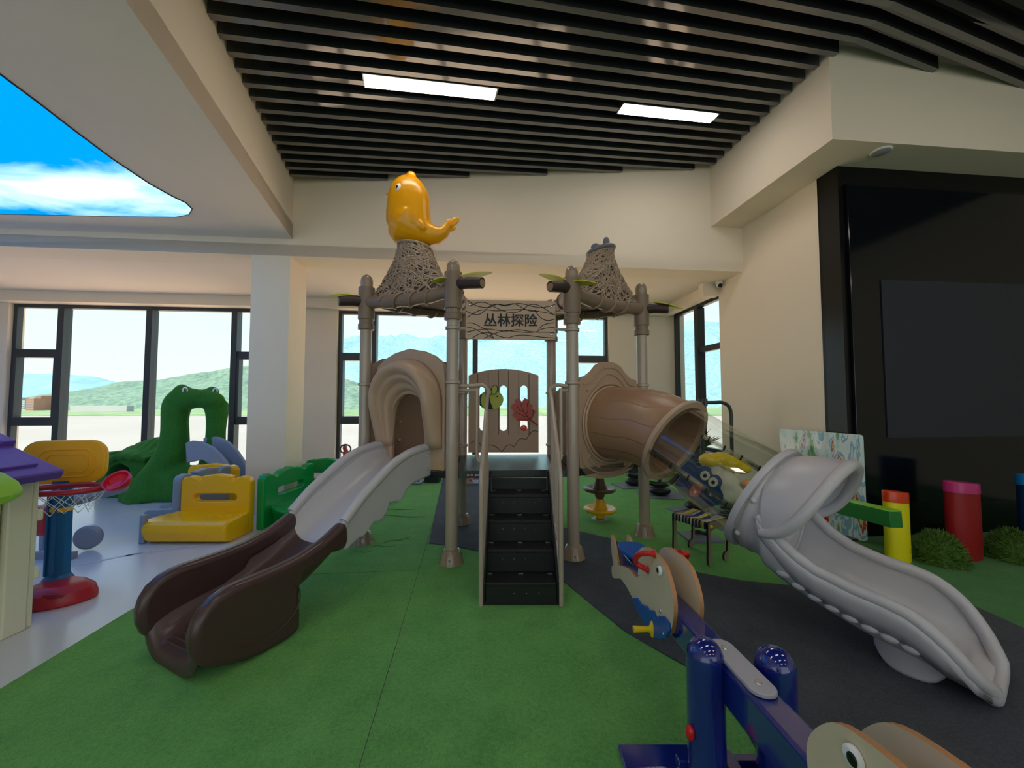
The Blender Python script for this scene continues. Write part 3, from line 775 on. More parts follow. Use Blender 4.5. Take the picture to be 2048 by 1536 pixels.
obj('tail_feather', b, m_yel, bird, remesh=.008, rsmooth=3)
b = MB(); b.lathe([(.028, 0), (.02, .02), (.008, .042), (0, .05)], bp(781, 389, -.03), 14, (Vector((0, 1, 0)), Vector((.15, 0, 1)).normalized(), Vector((-1, 0, .15)).normalized())); obj('beak', b, m_yel, bird)
ed = Vector((-.56, -.80, .22)).normalized(); ex_ = ed.cross(Z3).normalized(); ez_ = ex_.cross(ed)
ec = bp(796, 377, -.125)
ec = bp(797, 376, -.160)
b = MB(); b.ell(ec, (.038, .052, .026), 20, 10, (ex_, ez_, ed)); obj('eye_white', b, m_white, bird)
b = MB(); b.ell(ec + ed * .021 - ex_ * .004 - ez_ * .004, (.015, .021, .008), 16, 8, (ex_, ez_, ed)); obj('eye_pupil', b, m_pupil, bird)

# ---- decks
DZ = .79
b = MB()
def slab(b, pts, z, th):
    n = len(pts); b.add([p + Z3 * (z - p.z) for p in pts] + [p + Z3 * (z - th - p.z) for p in pts], [list(range(n)), list(range(n, 2 * n))[::-1]] + [[i, (i + 1) % n, (i + 1) % n + n, i + n] for i in range(n)])
slab(b, [PA + Vector((.02, .02, 0)), PE + Vector((-.02, .0, 0)), PG, PC], DZ, .065)
dk_ = obj('deck', b, m_deck, ps, smooth=False)
b = MB(); slab(b, [PA, PC, PB_], DZ - .002, .065); obj('deck', b, m_deck, ps, smooth=False)
b = MB(); slab(b, [PE, PF, PG], DZ - .002, .065); obj('deck', b, m_deck, ps, smooth=False)
b = MB()
for x in (-.385, -.352, -.315, -.292): b.box((x, 3.412, DZ - .035), (.018, .006, .010))
obj_each('light_mark', b, m_white, dk_, smooth=False)

# ---- stairs
SX0, SX1 = -.19, .315
b = MB(); NR = 5; run = .178; rise = DZ / NR; y0 = 2.69
for i in range(4):
    zt = rise * (i + 1); yf = y0 + run * i
    b.box(((SX0 + SX1) / 2, yf + run / 2 + .004, zt - .012), (SX1 - SX0 - .02, run + .008, .024))
    b.box(((SX0 + SX1) / 2, yf + .010, zt - rise / 2 - .012), (SX1 - SX0 - .02, .014, rise - .02))
b.box(((SX0 + SX1) / 2, y0 + run * 4 + .01, DZ - rise / 2 - .03), (SX1 - SX0 - .02, .014, rise - .06))
for x in (SX0, SX1):
    poly = [(y0, .0), (y0, rise), (y0 + run * 4, DZ), (y0 + run * 4 + .03, DZ), (y0 + run * 4 + .03, DZ - .22), (y0 + .22, 0)]
    b.prism(poly, (x - .006, 0, 0), (0, 1, 0), (0, 0, 1), (1, 0, 0), .012)
st = obj('stairs', b, m_step, ps, bevel=.003, bseg=1, smooth=False)
b = MB()
for i in range(5):
    zt = rise * (i + 1); yf = y0 + run * i
    for k in range(4): b.ell((SX0 + .12 + .085 * k, yf + .001, zt - rise * .42), (.0035, .003, .0035), 8, 6)
    if i < 4:
        for x in (SX0 + .03, (SX0 + SX1) / 2, SX1 - .04): b.box((x, yf + run * .86, zt + .0015), (.034, .008, .003))
obj_each('bolt', b, m_chrome, st)

# ---- hand rails
def rail(x, sgn):
    pt = [(x - .13 * sgn * 1, 3.43, 1.54), (x - .05 * sgn, 3.42, 1.545), (x, 3.38, 1.50), (x, 3.30, 1.43), (x, 3.0, 1.165), (x, 2.74, .925), (x, 2.700, .87), (x, 2.690, .80), (x, 2.690, .40), (x, 2.690, .0)]
    pts = smooth_path(pt, 4); b = MB(); b.tube(pts, .0165, 12)
    low = [Vector((x, 2.70, rise + .03)), Vector((x, 3.42, DZ + .05))]
    b.tube(low, .014, 8)
    o = obj('handrail', b, m_post, ps)
    for k in range(6):
        y = 2.79 + k * .105; zt = .925 + (y - 2.74) * .92; zb = rise + .03 + (y - 2.70) * (DZ + .02 - rise) / .72
        c = MB(); c.tube([(x, y, zb), (x, y, zt)], .009, 8); obj('baluster', c, m_post, o)
    # grab loop beside the post
    xx = x - .10 * sgn
    lp = smooth_path([(xx, 3.45, 1.52), (xx, 3.45, 1.2), (xx, 3.45, .93), (xx + .02 * sgn, 3.44, .875), (xx + .06 * sgn, 3.43, .86), (x, 3.42, .86)], 4)
    c = MB(); c.tube(lp, .0165, 12); obj('grab_bar', c, m_post, o)
    c = MB(); px_ = PA.x if sgn > 0 else PE.x
    c.tube([(px_ + .05 * sgn, 3.44, 1.54), (xx - .0 * sgn, 3.44, 1.54)], .0165, 12); c.tube([(px_ + .05 * sgn, 3.45, 1.50), (xx, 3.45, 1.50)], .014, 10); obj_each('rail_clamp', c, m_post, o)
rail(-.212, 1); rail(.337, -1)

# ---- back panel
QY = 4.42; bx0 = atY(937, 800, QY).x; bx1 = atY(1077, 800, QY).x; w = bx1 - bx0
top = [(x, 1.70 + .075 * (1 - (2 * x / w - 1) ** 2)) for x in [w * i / 16 for i in range(17)]]
outer = [(0, .82), (w, .82)] + [(x, z) for x, z in reversed(top)]
holes = []
for pxa, pxb in ((959, 975), (999.5, 1014), (1040.5, 1055)):
    xa = atY(pxa, 800, QY).x - bx0; xb = atY(pxb, 800, QY).x - bx0; r = (xb - xa) / 2; cx = (xa + xb) / 2
    zt = atY(1000, 771, QY).z; zb = atY(1000, 862, QY).z
    holes.append([(cx + r * math.cos(a), zt - r + r * math.sin(a)) for a in [PI * i / 8 for i in range(9)]] + [(cx + r * math.cos(a), zb + r + r * math.sin(a)) for a in [PI + PI * i / 8 for i in range(9)]])
b = MB(); b.prism(outer, (bx0, QY, 0), (1, 0, 0), (0, 0, 1), (0, 1, 0), .02, holes)
bpn = obj('back_panel', b, m_tan, ps, smooth=False)
b = MB()
for px in (955.5, 976.5, 997, 1017, 1037.5, 1058):
    x = atY(px, 800, QY).x; xr = x - bx0; zt = 1.70 + .075 * (1 - (2 * xr / w - 1) ** 2)
    b.box((x, QY - .0015, (1.02 + zt) / 2 - .01), (.006, .003, zt - 1.02 - .02))
arcs = [(941, 965, 885), (965, 1004, 893), (1004, 1028, 890), (1028, 1052, 880), (1052, 1077, 862)]
pl = []
def arc_line(b, pts, r=.0035): b.tube([Vector(p) for p in pts], r, 6)
for (xa, xb, y0a) in arcs:
    pts = []
    for i in range(11):
        t = i / 10; x = xa + (xb - xa) * t; yy = {941: 887 + 8 * t, 965: 895 + 9 * t, 1004: 904 - 10 * t, 1028: 894 - 14 * t, 1052: 880 - 16 * t}[xa] - 9 * math.sin(PI * t)
        pts.append(atY(x, yy, QY) + Vector((0, -.001, 0)))
    arc_line(b, pts)
obj('panel_lines', b, m_line, bpn)
def on(px, py, dy=0): return atY(px, py, QY - dy)
def flat(name, pts, m, parent, dy, th=.008, sm=True, plane=None):
    P = [atY(x, y, QY) for x, y in pts]; b = MB(); n = len(P)
    b.add([p + Vector((0, -dy, 0)) for p in P] + [p + Vector((0, -dy + th, 0)) for p in P], [list(range(n)), list(range(n, 2 * n))[::-1]] + [[i, (i + 1) % n, (i + 1) % n + n, i + n] for i in range(n)])
    return obj(name, b, m, parent, smooth=False)
def circ(cx, cy, rx, ry, n=28, a0=0, a1=360, rot=0):
    out = []
    for i in range(n):
        a = math.radians(a0 + (a1 - a0) * i / (n if a1 - a0 == 360 else n - 1)); x = rx * math.cos(a); y = ry * math.sin(a); cr, sr = math.cos(rot), math.sin(rot)
        out.append((cx + x * cr - y * sr, cy + x * sr + y * cr))
    return out
bee = flat('bee_plate', circ(982, 800, 25, 20, rot=-.12), m_bee, bpn, .022, .014)
flat('bee_stripe', [(971, 784), (981, 781), (979, 792), (981, 804), (987, 818), (978, 819), (973, 806), (971, 795)], m_line, bee, .0245, .002)
flat('bee_tail', [(960, 790), (966, 786), (962, 797), (962, 806), (966, 814), (960, 811)], m_line, bee, .0245, .002)
for (cx, cy, rt) in ((977, 782, -.35), (989, 780, .25)):
    flat('bee_wing_outline', circ(cx, cy, 6.5, 10, rot=rt), m_line, bee, .030, .004); flat('bee_wing', circ(cx, cy, 5.2, 8.7, rot=rt), m_bee, bee, .033, .004)
flat('bee_eye', circ(995, 793, 1.8, 1.8, 12), m_line, bee, .0245, .002)
lf_ = flat('leaf_plate', [(1075, 852), (1062, 843), (1050, 842), (1034, 841), (1030, 834), (1024, 830), (1029, 824), (1022, 815), (1025, 808), (1032, 807), (1029, 799), (1038, 797), (1044, 804), (1049, 796), (1056, 799), (1058, 808), (1065, 810), (1064, 818), (1071, 822), (1067, 832), (1063, 839), (1076, 849)], m_red, bpn, .018, .012)
b = MB()
for pts in [[(1076, 851), (1060, 838), (1048, 824), (1042, 808)], [(1048, 824), (1040, 820), (1034, 812)], [(1052, 829), (1056, 820), (1054, 806)], [(1056, 834), (1045, 831), (1032, 824)], [(1060, 838), (1066, 828), (1066, 820)], [(1060, 839), (1048, 838), (1036, 838)]]:
    b.tube([on(x, y, .020) for x, y in curve2(pts, 4)], .003, 6)
obj('leaf_veins', b, m_line, lf_)
b = MB(); b.ell(on(1047.5, 856, -.005), (.038, .006, .034)); obj('red_window', b, mat('red_acrylic', (230, 66, 36), .2, var=0, trans=.5), bpn)

# ---- name sign between the front posts
gx0 = -.415; gx1 = .395; gz1 = 2.305; gz0 = 1.955; GY = 3.40
sg_o = Vector((gx0, GY, 0)); sdir = Vector((1, .05, 0)).normalized(); snn = Vector((-.05, 1, 0)).normalized()
b = MB(); b.prism(rrect(gx1 - gx0, gz1 - gz0, .012, 4, (gx1 - gx0) / 2, (gz0 + gz1) / 2), sg_o, sdir, Z3, snn, .02)
sgn = obj('name_sign', b, m_tan, ps, bevel=.003, bseg=1, smooth=False)
W_ = gx1 - gx0; H_ = gz1 - gz0
def sgp(px, py):  # from crop coordinates of the sign (455..1615, 205..700)
    return sg_o + sdir * ((px - 455) / 1160 * W_) + Z3 * (gz1 - (py - 200) / 500 * H_) - snn * .001
b = MB()
for pts in [[(480, 205), (560, 255), (640, 285), (760, 290), (860, 250), (960, 260), (1080, 240), (1200, 300), (1300, 335), (1430, 340), (1600, 375)],
            [(475, 425), (560, 370), (640, 330), (740, 325), (850, 335), (960, 325), (1100, 315), (1240, 315), (1400, 335)],
            [(520, 275), (600, 235), (700, 230), (790, 265), (880, 310), (980, 345), (1100, 350), (1180, 320), (1260, 260), (1340, 245), (1420, 270), (1520, 330), (1605, 385)],
            [(460, 340), (540, 375), (620, 385), (690, 345), (760, 280), (850, 250), (960, 270), (1060, 245), (1140, 235), (1230, 250), (1330, 275), (1430, 285), (1540, 265), (1610, 240)],
            [(1345, 315), (1370, 360), (1430, 425), (1510, 452), (1600, 435)],
            [(475, 495), (560, 500), (660, 550), (740, 590), (820, 690)], [(470, 545), (560, 565), (650, 610), (740, 650), (820, 690)],
            [(470, 610), (600, 585), (740, 570), (860, 585), (980, 595), (1120, 575), (1240, 590), (1360, 605), (1480, 605), (1600, 610)],
            [(540, 690), (620, 640), (700, 620), (800, 625), (900, 665), (1000, 680), (1100, 650), (1240, 645), (1400, 665), (1610, 680)],
            [(690, 690), (780, 650), (880, 610), (980, 590), (1100, 600), (1240, 610), (1360, 600), (1450, 560), (1600, 540)],
            [(1390, 575), (1440, 520), (1520, 490), (1600, 482)]]:
    b.tube([sgp(x, y) for x, y in curve2(pts, 5)], .0032, 6)
obj('vine_lines', b, m_line, sgn)
def text_mesh(name, body, size, O, ex, ey, n, m, parent, ext=.002, bold=.0, width=None, bend=None, multi=0.0):
    c = bpy.data.curves.new('text', 'FONT'); c.body = body; c.size = 1; c.offset = bold
    t = bpy.data.objects.new('text', c); COL.objects.link(t)
    me = bpy.data.meshes.new_from_object(t.evaluated_get(bpy.context.evaluated_depsgraph_get()))
    vs = [v.co.copy() for v in me.vertices]; fs = [list(p.vertices) for p in me.polygons]
    bpy.data.objects.remove(t); bpy.data.meshes.remove(me)
    x0 = min(v.x for v in vs); x1 = max(v.x for v in vs); y0 = min(v.y for v in vs)
    sc = size if width is None else width / (x1 - x0)
    b = MB()
    P = [(((v.x - x0) * sc), ((v.y - y0) * sc)) for v in vs]
    if bend: pts = [bend(x, y) for x, y in P]
    else: pts = [Vector(O) + Vector(ex) * x + Vector(ey) * y for x, y in P]
    if multi:
        for i in range(12):
            a = 2 * PI * i / 12; o = Vector(ex) * math.cos(a) * multi + Vector(ey) * math.sin(a) * multi * .8 + Vector(n) * (.00008 * i)
            b.add([p + o for p in pts], fs)
    b.add(pts, fs)
    return obj(name, b, m, parent, smooth=False, solid=0 if multi else ext)
text_mesh('lettering', '丛林探险', .1, sgp(695, 532) - snn * .001, sdir, Z3, -snn, m_line, sgn, ext=.003, bold=.0, width=680 / 1160 * W_, multi=.0034)
b = MB()
for (x, y) in ((508, 258), (505, 632), (1560, 270), (1565, 636)): b.ell(sgp(x, y), (.012, .006, .012), 14, 8)
obj_each('sign_bolt', b, m_chrome, sgn)
b = MB()
for z in (2.20, 2.05):
    b.tube([PA + Vector((.05, 0, z)), Vector((gx0 + .01, GY + .012, z))], .013, 8); b.tube([PE + Vector((-.05, -.02, z)), Vector((gx1 - .01, GY + .04, z))], .013, 8)
obj_each('sign_bracket', b, m_post, sgn)

# ---- solid panel behind the left opening (between B and C) with yellow knobs
def side_panel(P, Q, z0, z1, name='side_panel'):
    d = (Q - P).normalized(); L = (Q - P).length - .14; O = P + d * .07; n = Vector((-d.y, d.x, 0))
    b = MB(); b.prism(closed2([(0, z0), (L / 2, z0), (L, z0), (L, (z0 + z1) / 2), (L, z1 - .08), (L * .75, z1 - .01), (L / 2, z1), (L * .25, z1 - .01), (0, z1 - .08), (0, (z0 + z1) / 2)], 2), O, d, Z3, n, .03)
    return obj(name, b, m_tan2, ps, smooth=False), O, d, n
so_, O_, d_, n_2 = side_panel(PB_, PC, DZ + .01, 1.86)
b = MB()
for (px, py) in ((792, 805), (801, 843), (800, 880)):
    p = at_plane(px, py, PB_, Vector((-(PC - PB_).y, (PC - PB_).x, 0)).normalized()); b.ell(p + (Vector((0, -.02, 0))), (.016, .022, .016), 12, 8)
obj_each('climbing_knob', b, m_yknob, so_)
side_panel(PF, PG, DZ + .01, 1.60)

# ---- slide portal on the edge A-B
ax = (PB_ - PA).normalized(); no = Vector((-.436, -.90, 0)).normalized(); Lab = (PB_ - PA).length
def pt(t, z, off): return PA + ax * t + no * off + Z3 * z
cT = .50
b = MB()
def arch(hw, zt, zb, off, n=28, zs=None, lean=0.0):
    # open arch from one foot over the top to the other foot; t = cT -+ hw
    zs = zs if zs is not None else zt - hw * 1.05
    pts = [pt(cT - hw, zb + (zs - zb) * i / 6, off * (.25 + .75 * i / 6)) for i in range(6)]
    for i in range(n + 1):
        a = PI * i / n; pts.append(pt(cT - hw * math.cos(a), zs + (zt - zs) * math.sin(a), off * (1 + .15 * math.sin(a))))
    pts += [pt(cT + hw, zs - (zs - zb) * i / 6, off * (1 - .75 * i / 6)) for i in range(1, 7)]
    return pts
zb = .98
board_o = [(.085, .76), (.915, .76), (.915, 1.60), (.895, 1.74), (.80, 1.815), (.68, 1.865), (.50, 1.90), (.32, 1.865), (.20, 1.815), (.105, 1.74), (.085, 1.60)]
hole = [(cT - .20, .80)] + [(cT - .20 * math.cos(PI * i / 20), 1.27 + .20 * math.sin(PI * i / 20)) for i in range(21)] + [(cT + .20, .80)]
b.prism(board_o, PA, ax, Z3, -no, .05, [hole])
port = obj('slide_portal', b, m_tan, ps, bevel=.012, smooth=True)
b = MB()
secs = [arch(.385, 1.79, zb, .0), arch(.38, 1.79, zb, .04), arch(.365, 1.77, zb, .10), arch(.345, 1.75, zb, .155), arch(.32, 1.72, zb, .175), arch(.295, 1.69, zb, .165),
        arch(.28, 1.665, zb, .135), arch(.272, 1.65, zb, .115), arch(.262, 1.635, zb, .125), arch(.25, 1.61, zb, .115), arch(.24, 1.585, zb, .07), arch(.232, 1.57, zb, .055), arch(.222, 1.55, zb, .06), arch(.212, 1.52, zb, .035), arch(.202, 1.49, zb, -.03), arch(.20, 1.47, zb, -.06)]
b.loft(secs, closed=False, caps=False)
obj('arch_hood', b, m_tan, port, angle=180, solid=.012)
b = MB()
for (t, z) in ((.12, .82), (.88, .82), (.14, 1.2), (.86, 1.2)): b.ell(pt(t, z, .004), (.012, .012, .012), 12, 8)
obj_each('portal_bolt', b, m_yknob, port)

# ---- left slide
mid = (PA + PB_) / 2; no = Vector((-.436, -.90, 0)).normalized(); la_ = Vector((.90, -.436, 0)).normalized()
def sp_(s, l, z): return mid + no * s + la_ * l + Z3 * z
HW = .295
zr = [(-.02, 1.0), (.12, .998), (.28, .972), (.40, .935), (.515, .880), (.77, .718), (.92, .588), (1.1, .502), (1.25, .465), (1.4, .452), (1.62, .448)]
zf = [(-.02, .81), (.15, .80), (.28, .765), (.515, .65), (.77, .50), (.93, .39), (1.1, .29), (1.28, .21), (1.40, .165), (1.55, .145), (1.66, .125), (1.73, .095), (1.76, .05)]
def bed(s0, s1, n, th=.03):
    secs = []
    for i in range(n + 1):
        s = s0 + (s1 - s0) * i / n; z = interp(zf, s); row = []; hh = interp(zr, s) - z - .05
        for j in range(21):
            l = -1 + 2 * j / 20; row.append(sp_(s, l * (HW - .05), z + min(hh, .16) * abs(l) ** 5))
        for j in range(21):
            l = 1 - 2 * j / 20; row.append(sp_(s, l * (HW - .02), z - th + min(hh, .12) * abs(l) ** 5))
        secs.append(row)
    return secs
slide = MB(); slide.loft(bed(-.02, .935, 30)); so = obj('slide_bed', slide, m_grey, ps, angle=60)
def side_wall(prof, l0, l1, m, name, parent, bev, ssn=2):
    b = MB(); b.prism(prof, mid + la_ * l0, no, Z3, la_, l1 - l0); return obj(name, b, m, parent, bevel=bev, bseg=4, smooth=True, angle=50)
ztop = [(s, interp(zr, s)) for s in [-.02 + .03 * i for i in range(33)]]
und = [(.94, .40), (.90, .375), (.86, .40), (.80, .425), (.76, .42), (.70, .46), (.66, .50), (.62, .49), (.57, .50), (.52, .545), (.50, .60), (.46, .60), (.40, .585), (.34, .61), (.30, .67), (.24, .70), (.12, .72), (-.02, .73)]
gp_ = [(s, z) for s, z in ztop if s <= .94] + und
for l0, l1 in ((-HW, -HW + .05), (HW - .05, HW)): side_wall(gp_, l0, l1, m_grey, 'slide_side', so, .02)
b = MB()
for sg in (-1, 1):
    b.tube([sp_(s, sg * (HW - .02), interp(zr, s) - .012) for s in [-.01 + .03 * i for i in range(32)]], .036, 14)
obj_each('slide_rail', b, m_grey, so)
b = MB()
for (s, z) in ((.05, .92), (.05, .80)): b.ell(sp_(s, HW + .003, z), (.010, .010, .010), 10, 6)
obj_each('slide_bolt', b, m_chrome, so)
slide2 = MB(); slide2.loft(bed(.925, 1.76, 30)); s2 = obj('lower_slide_bed', slide2, m_brown, ps, angle=60)
tb = [(s, interp(zr, s)) for s in [.93 + .035 * i for i in range(20)]]
bp_ = tb + [(1.65, .442), (1.71, .422), (1.76, .385), (1.79, .335), (1.806, .27), (1.80, .20), (1.78, .145), (1.74, .10), (1.69, .075), (1.63, .05), (1.55, .024), (1.45, .012), (1.34, .012), (1.27, .02), (1.245, .05), (1.243, .12), (1.25, .20), (1.25, .27), (1.245, .33), (1.22, .355), (1.17, .36), (1.12, .375), (1.07, .385), (1.03, .405), (.98, .40), (.945, .395), (.915, .415), (.90, .455), (.905, .53)]
for l0, l1 in ((-HW - .015, -HW + .075), (HW - .075, HW + .015)):
    w_ = side_wall(bp_, l0, l1, m_brown, 'lower_slide_side', s2, .034)
    b = MB(); lo = (HW + .017) if l0 > 0 else (-HW - .017)
    b.tube([sp_(1.46 + .20 * math.cos(a), lo, .24 + .15 * math.sin(a)) for a in [math.radians(q) for q in range(110, 330, 6)]], .004, 6)
    obj('moulded_ring', b, m_brown, w_)
b = MB()
for k in range(5): b.tube([sp_(1.60 + .028 * k, l, interp(zf, 1.60 + .028 * k) + .002) for l in (-.2, 0, .2)], .008, 8)
obj_each('slide_tread', b, m_brown, s2)

# ---- right tube slide
mid2 = (PE + PF) / 2; n2 = Vector((.572, -.8205, 0)).normalized(); l2 = Vector((-.8205, -.572, 0)).normalized()   # l2 points to the near side
def q_(s, l, z): return mid2 + n2 * s + l2 * l + Z3 * z
# portal panel, octagon with swirls
b = MB(); Lef = (PF - PE).length; ef = (PF - PE).normalized()
cz = 1.19; cc_ = Lef / 2
oo = [(.10, 1.62), (.19, 1.64), (.27, 1.69), (.34, 1.755), (.42, 1.785), (.50, 1.79), (.58, 1.785), (.67, 1.755), (.74, 1.69), (.82, 1.64), (.92, 1.62), (.94, 1.4), (.94, 1.0), (.93, .82), (.84, .72), (.68, .67), (.50, .66), (.34, .67), (.17, .71), (.09, .80), (.08, 1.0), (.08, 1.4)]
hr = .335
b.prism(oo, PE, ef, Z3, -n2, .05, [[(cc_ + hr * math.cos(2 * PI * i / 40), cz + hr * math.sin(2 * PI * i / 40)) for i in range(40)]])
tp = obj('tube_portal', b, m_tan, ps, bevel=.012)
b = MB()
def ep(t, z, o): return PE + ef * t + Z3 * z + n2 * o
for (r, th) in ((.352, .016), (.385, .012)):
    b.tube([ep(cc_ + r * math.cos(2 * PI * i / 48), cz + r * math.sin(2 * PI * i / 48), .01) for i in range(48)], th, 8, closed=True)
for pts in [[(.14, 1.56), (.22, 1.58), (.30, 1.66), (.40, 1.72), (.5, 1.735), (.6, 1.72), (.70, 1.66), (.78, 1.58), (.88, 1.56)],
            [(.18, 1.50), (.26, 1.53), (.33, 1.59), (.42, 1.655), (.5, 1.67), (.58, 1.655), (.67, 1.60), (.75, 1.53), (.84, 1.50)],
            [(.12, .95), (.13, .84), (.22, .77), (.36, .72), (.5, .71), (.64, .72), (.78, .76), (.89, .84), (.90, .95)],
            [(.19, .87), (.24, .82), (.34, .78), (.30, .83), (.22, .90), (.19, .87)], [(.70, .76), (.80, .80), (.86, .88), (.80, .86), (.72, .81), (.70, .76)]]:
    b.tube([ep(x, z, .004) for x, z in curve2(pts, 5)], .010, 8)
obj('moulded_relief', b, m_tan, tp)
path = [(0, 1.19), (.12, 1.195), (.25, 1.19), (.38, 1.175), (.5, 1.15), (.60, 1.115), (.68, 1.075)]
def tube_secs(path, r, n=40, rfun=None):
    secs = []; P = [q_(s, 0, z) for s, z in path]
    for i, p in enumerate(P):
        d = (P[min(i + 1, len(P) - 1)] - P[max(i - 1, 0)]).normalized(); up = l2.cross(d).normalized()
        if up.z < 0: up = -up
        rr = r if rfun is None else rfun(i / (len(P) - 1))
        secs.append([p + l2 * (rr * math.cos(2 * PI * k / n)) + up * (rr * math.sin(2 * PI * k / n)) for k in range(n)])
    return secs
pp = [(v.x, v.y) for v in smooth_path([(s, z, 0) for s, z in path], 4)]
b = MB(); b.loft(tube_secs(pp, .33, rfun=lambda t: .335), caps=False)
tb_ = obj('tube_section', b, m_tube, ps, angle=180, solid=.012)
sl = (.739 - 1.075) / (1.343 - .68)
def flange(s, z, r, w, m, parent, name='flange'):
    b = MB(); d = (n2 + Z3 * sl).normalized(); up = l2.cross(d).normalized()
    if up.z < 0: up = -up
    b_ = []
    prof = [(.325, -w / 2), (r, -w / 2), (r + .004, 0), (r, w / 2), (.325, w / 2)]
    c = q_(s, 0, z); secs = []
    for rr, dd in prof: secs.append([c + d * dd + l2 * (rr * math.cos(2 * PI * k / 48)) + up * (rr * math.sin(2 * PI * k / 48)) for k in range(48)])
    secs.append(secs[0]); b.loft(secs, caps=False); return obj(name, b, m, parent)
flange(.69, 1.07, .372, .035, m_tan, tb_)
pc = [(.70 + (1.335 - .70) * i / 10, 1.065 + (1.335 - .70) * sl * i / 10) for i in range(11)]
b = MB(); b.loft(tube_secs(pc, .325, 64), caps=False)
ct = obj('clear_tube', b, m_clear, ps, angle=180)
b = MB(); d = (n2 + Z3 * sl).normalized(); up = l2.cross(d).normalized(); up = up if up.z > 0 else -up
m_seam = glass_mat('clear_seam', (.78, .80, .78, 1), .5, .1)
for ang in (-8, 172):
    a = math.radians(ang); rd = l2 * math.cos(a) + up * math.sin(a); tn = d.cross(rd)
    p0 = q_(.71, 0, 1.06) + rd * .345; p1 = q_(1.33, 0, .745) + rd * .345
    for o_2 in (-.009, .009): b.box((p0 + p1) / 2 + tn * o_2, ((p1 - p0).length, .05, .006), ((p1 - p0).normalized(), rd, tn))
obj_each('seam_flange', b, m_seam, ct, smooth=False)
b = MB()
for ang in (-8, 172):
    a = math.radians(ang); rd = l2 * math.cos(a) + up * math.sin(a); tn = d.cross(rd)
    for k in range(5):
        p = q_(.76 + .13 * k, 0, 1.06 + sl * (.05 + .13 * k)) + rd * .352; b.tube([p - tn * .022, p + tn * .022], .007, 8)
obj_each('seam_bolt', b, mat('bolt_dark', (60, 60, 62), .35, metal=.6, var=0), ct)
# lower part: ring, hooded throat, chute
RR = .335
def ax_z(s): return interp([(1.343, .735), (1.5, .655), (1.62, .60), (1.8, .56)], s)
ring_s = []
def sect(s, r, tilt):
    c = q_(s, 0, ax_z(s)); d = (n2 + Z3 * tilt).normalized(); up = l2.cross(d).normalized(); up = up if up.z > 0 else -up
    return c, up
# throat: closed tube from ring to s=1.50 with rolled ribs
secs = []
for i in range(17):
    t = i / 16; s = 1.345 + .13 * t; tl = sl * (1 - t * .9); c, up = sect(s, RR, tl)
    rr = RR + .010 * (1 if (i // 4) % 2 else 0)
    secs.append([c + l2 * rr * math.cos(2 * PI * k / 48) + up * rr * math.sin(2 * PI * k / 48) for k in range(48)])
b = MB(); b.loft(secs, caps=False); th = obj('throat_section', b, m_grey, ps, angle=180, solid=.014)
flange(1.345, .738, .385, .04, m_grey, th)
b = MB()
for k in range(8):
    a = 2 * PI * (k + .3) / 8; c, up = sect(1.385, RR, sl); rd = l2 * math.cos(a) + up * math.sin(a)
    b.ell(c + rd * (RR + .012), (.022, .022, .022), 10, 8)
obj_each('flange_boss', b, m_grey, th)
# hood
secs = []; N = 40
for i in range(25):
    t = i / 24; s = 1.46 + .355 * t
    ext = math.radians(100) * (1 - t ** 1.9 * .98) ** .55 if t < 1 else math.radians(8)
    ext = max(ext, math.radians(7)); cz_ = ax_z(1.475) ; z0 = cz_ - .03 * t; r = RR + .012 + .02 * math.sin(PI * t) ; row = []
    zc = z0 + .02 * t
    for k in range(N + 1):
        a = PI / 2 - ext + 2 * ext * k / N; row.append(q_(s, r * math.cos(a), zc + r * math.sin(a) * (1.0 + .06 * t)))
    secs.append(row)
b = MB(); b.loft(secs, closed=False, caps=False)
rim = [r[0] for r in secs] + [secs[-1][k] for k in range(1, N)] + [r[-1] for r in reversed(secs)]
hd = obj('hood', b, m_grey, th, angle=180, solid=.03)
b = MB(); b.tube(rim, .034, 12); obj('hood_rim', b, m_grey, hd)
b = MB()
for (s, r) in ((1.50, .012), (1.60, .014)):
    row = []
    for k in range(25):
        a = PI / 2 - math.radians(95) + math.radians(190) * k / 24 * (1 if s < 1.55 else 1)
        if s > 1.55 and abs(a - PI / 2) > math.radians(70): continue
        row.append(q_(s, (RR + .020) * math.cos(a), ax_z(1.475) + (RR + .022) * math.sin(a)))
    b.tube(row, r, 8)
obj_each('hood_rib', b, m_grey, hd)
# chute
zr2 = [(1.44, .70), (1.50, .635), (1.56, .57), (1.62, .515), (1.72, .46), (1.87, .42), (2.0, .402), (2.07, .385), (2.14, .345), (2.20, .285), (2.25, .215), (2.285, .155), (2.31, .11)]
zf2 = [(1.44, .36), (1.52, .315), (1.66, .255), (1.80, .205), (1.95, .165), (2.08, .145), (2.18, .125), (2.25, .105), (2.29, .085), (2.32, .05)]
hw2 = [(1.44, .335), (1.6, .325), (1.8, .315), (2.05, .315), (2.15, .31), (2.21, .298), (2.26, .270), (2.29, .235), (2.315, .165)]
secs = []; rimn = []; rimf = []; NS = 44
for i in range(NS + 1):
    s = 1.44 + (2.315 - 1.44) * i / NS; zt = interp(zr2, s); zb2 = interp(zf2, s); h = interp(hw2, s); row = []
    if s > 2.12: zb2 += .008 * math.sin((s - 2.12) * 2 * PI / .035)
    for k in range(31):
        a = -1 + 2 * k / 30; x = abs(a)
        l = h * (1 - (1 - x) ** 1.9) ** .62 if x > 0 else 0
        zz = zb2 + max(zt - zb2, .0) * x ** 2.6
        row.append(q_(s, -math.copysign(l, a), zz))
    secs.append(row); rimn.append(row[0]); rimf.append(row[-1])
b = MB(); b.loft(secs, closed=False, caps=False); ch = obj('chute', b, m_grey, ps, angle=180, solid=.022, soff=0)
b = MB()
lip = secs[-1]
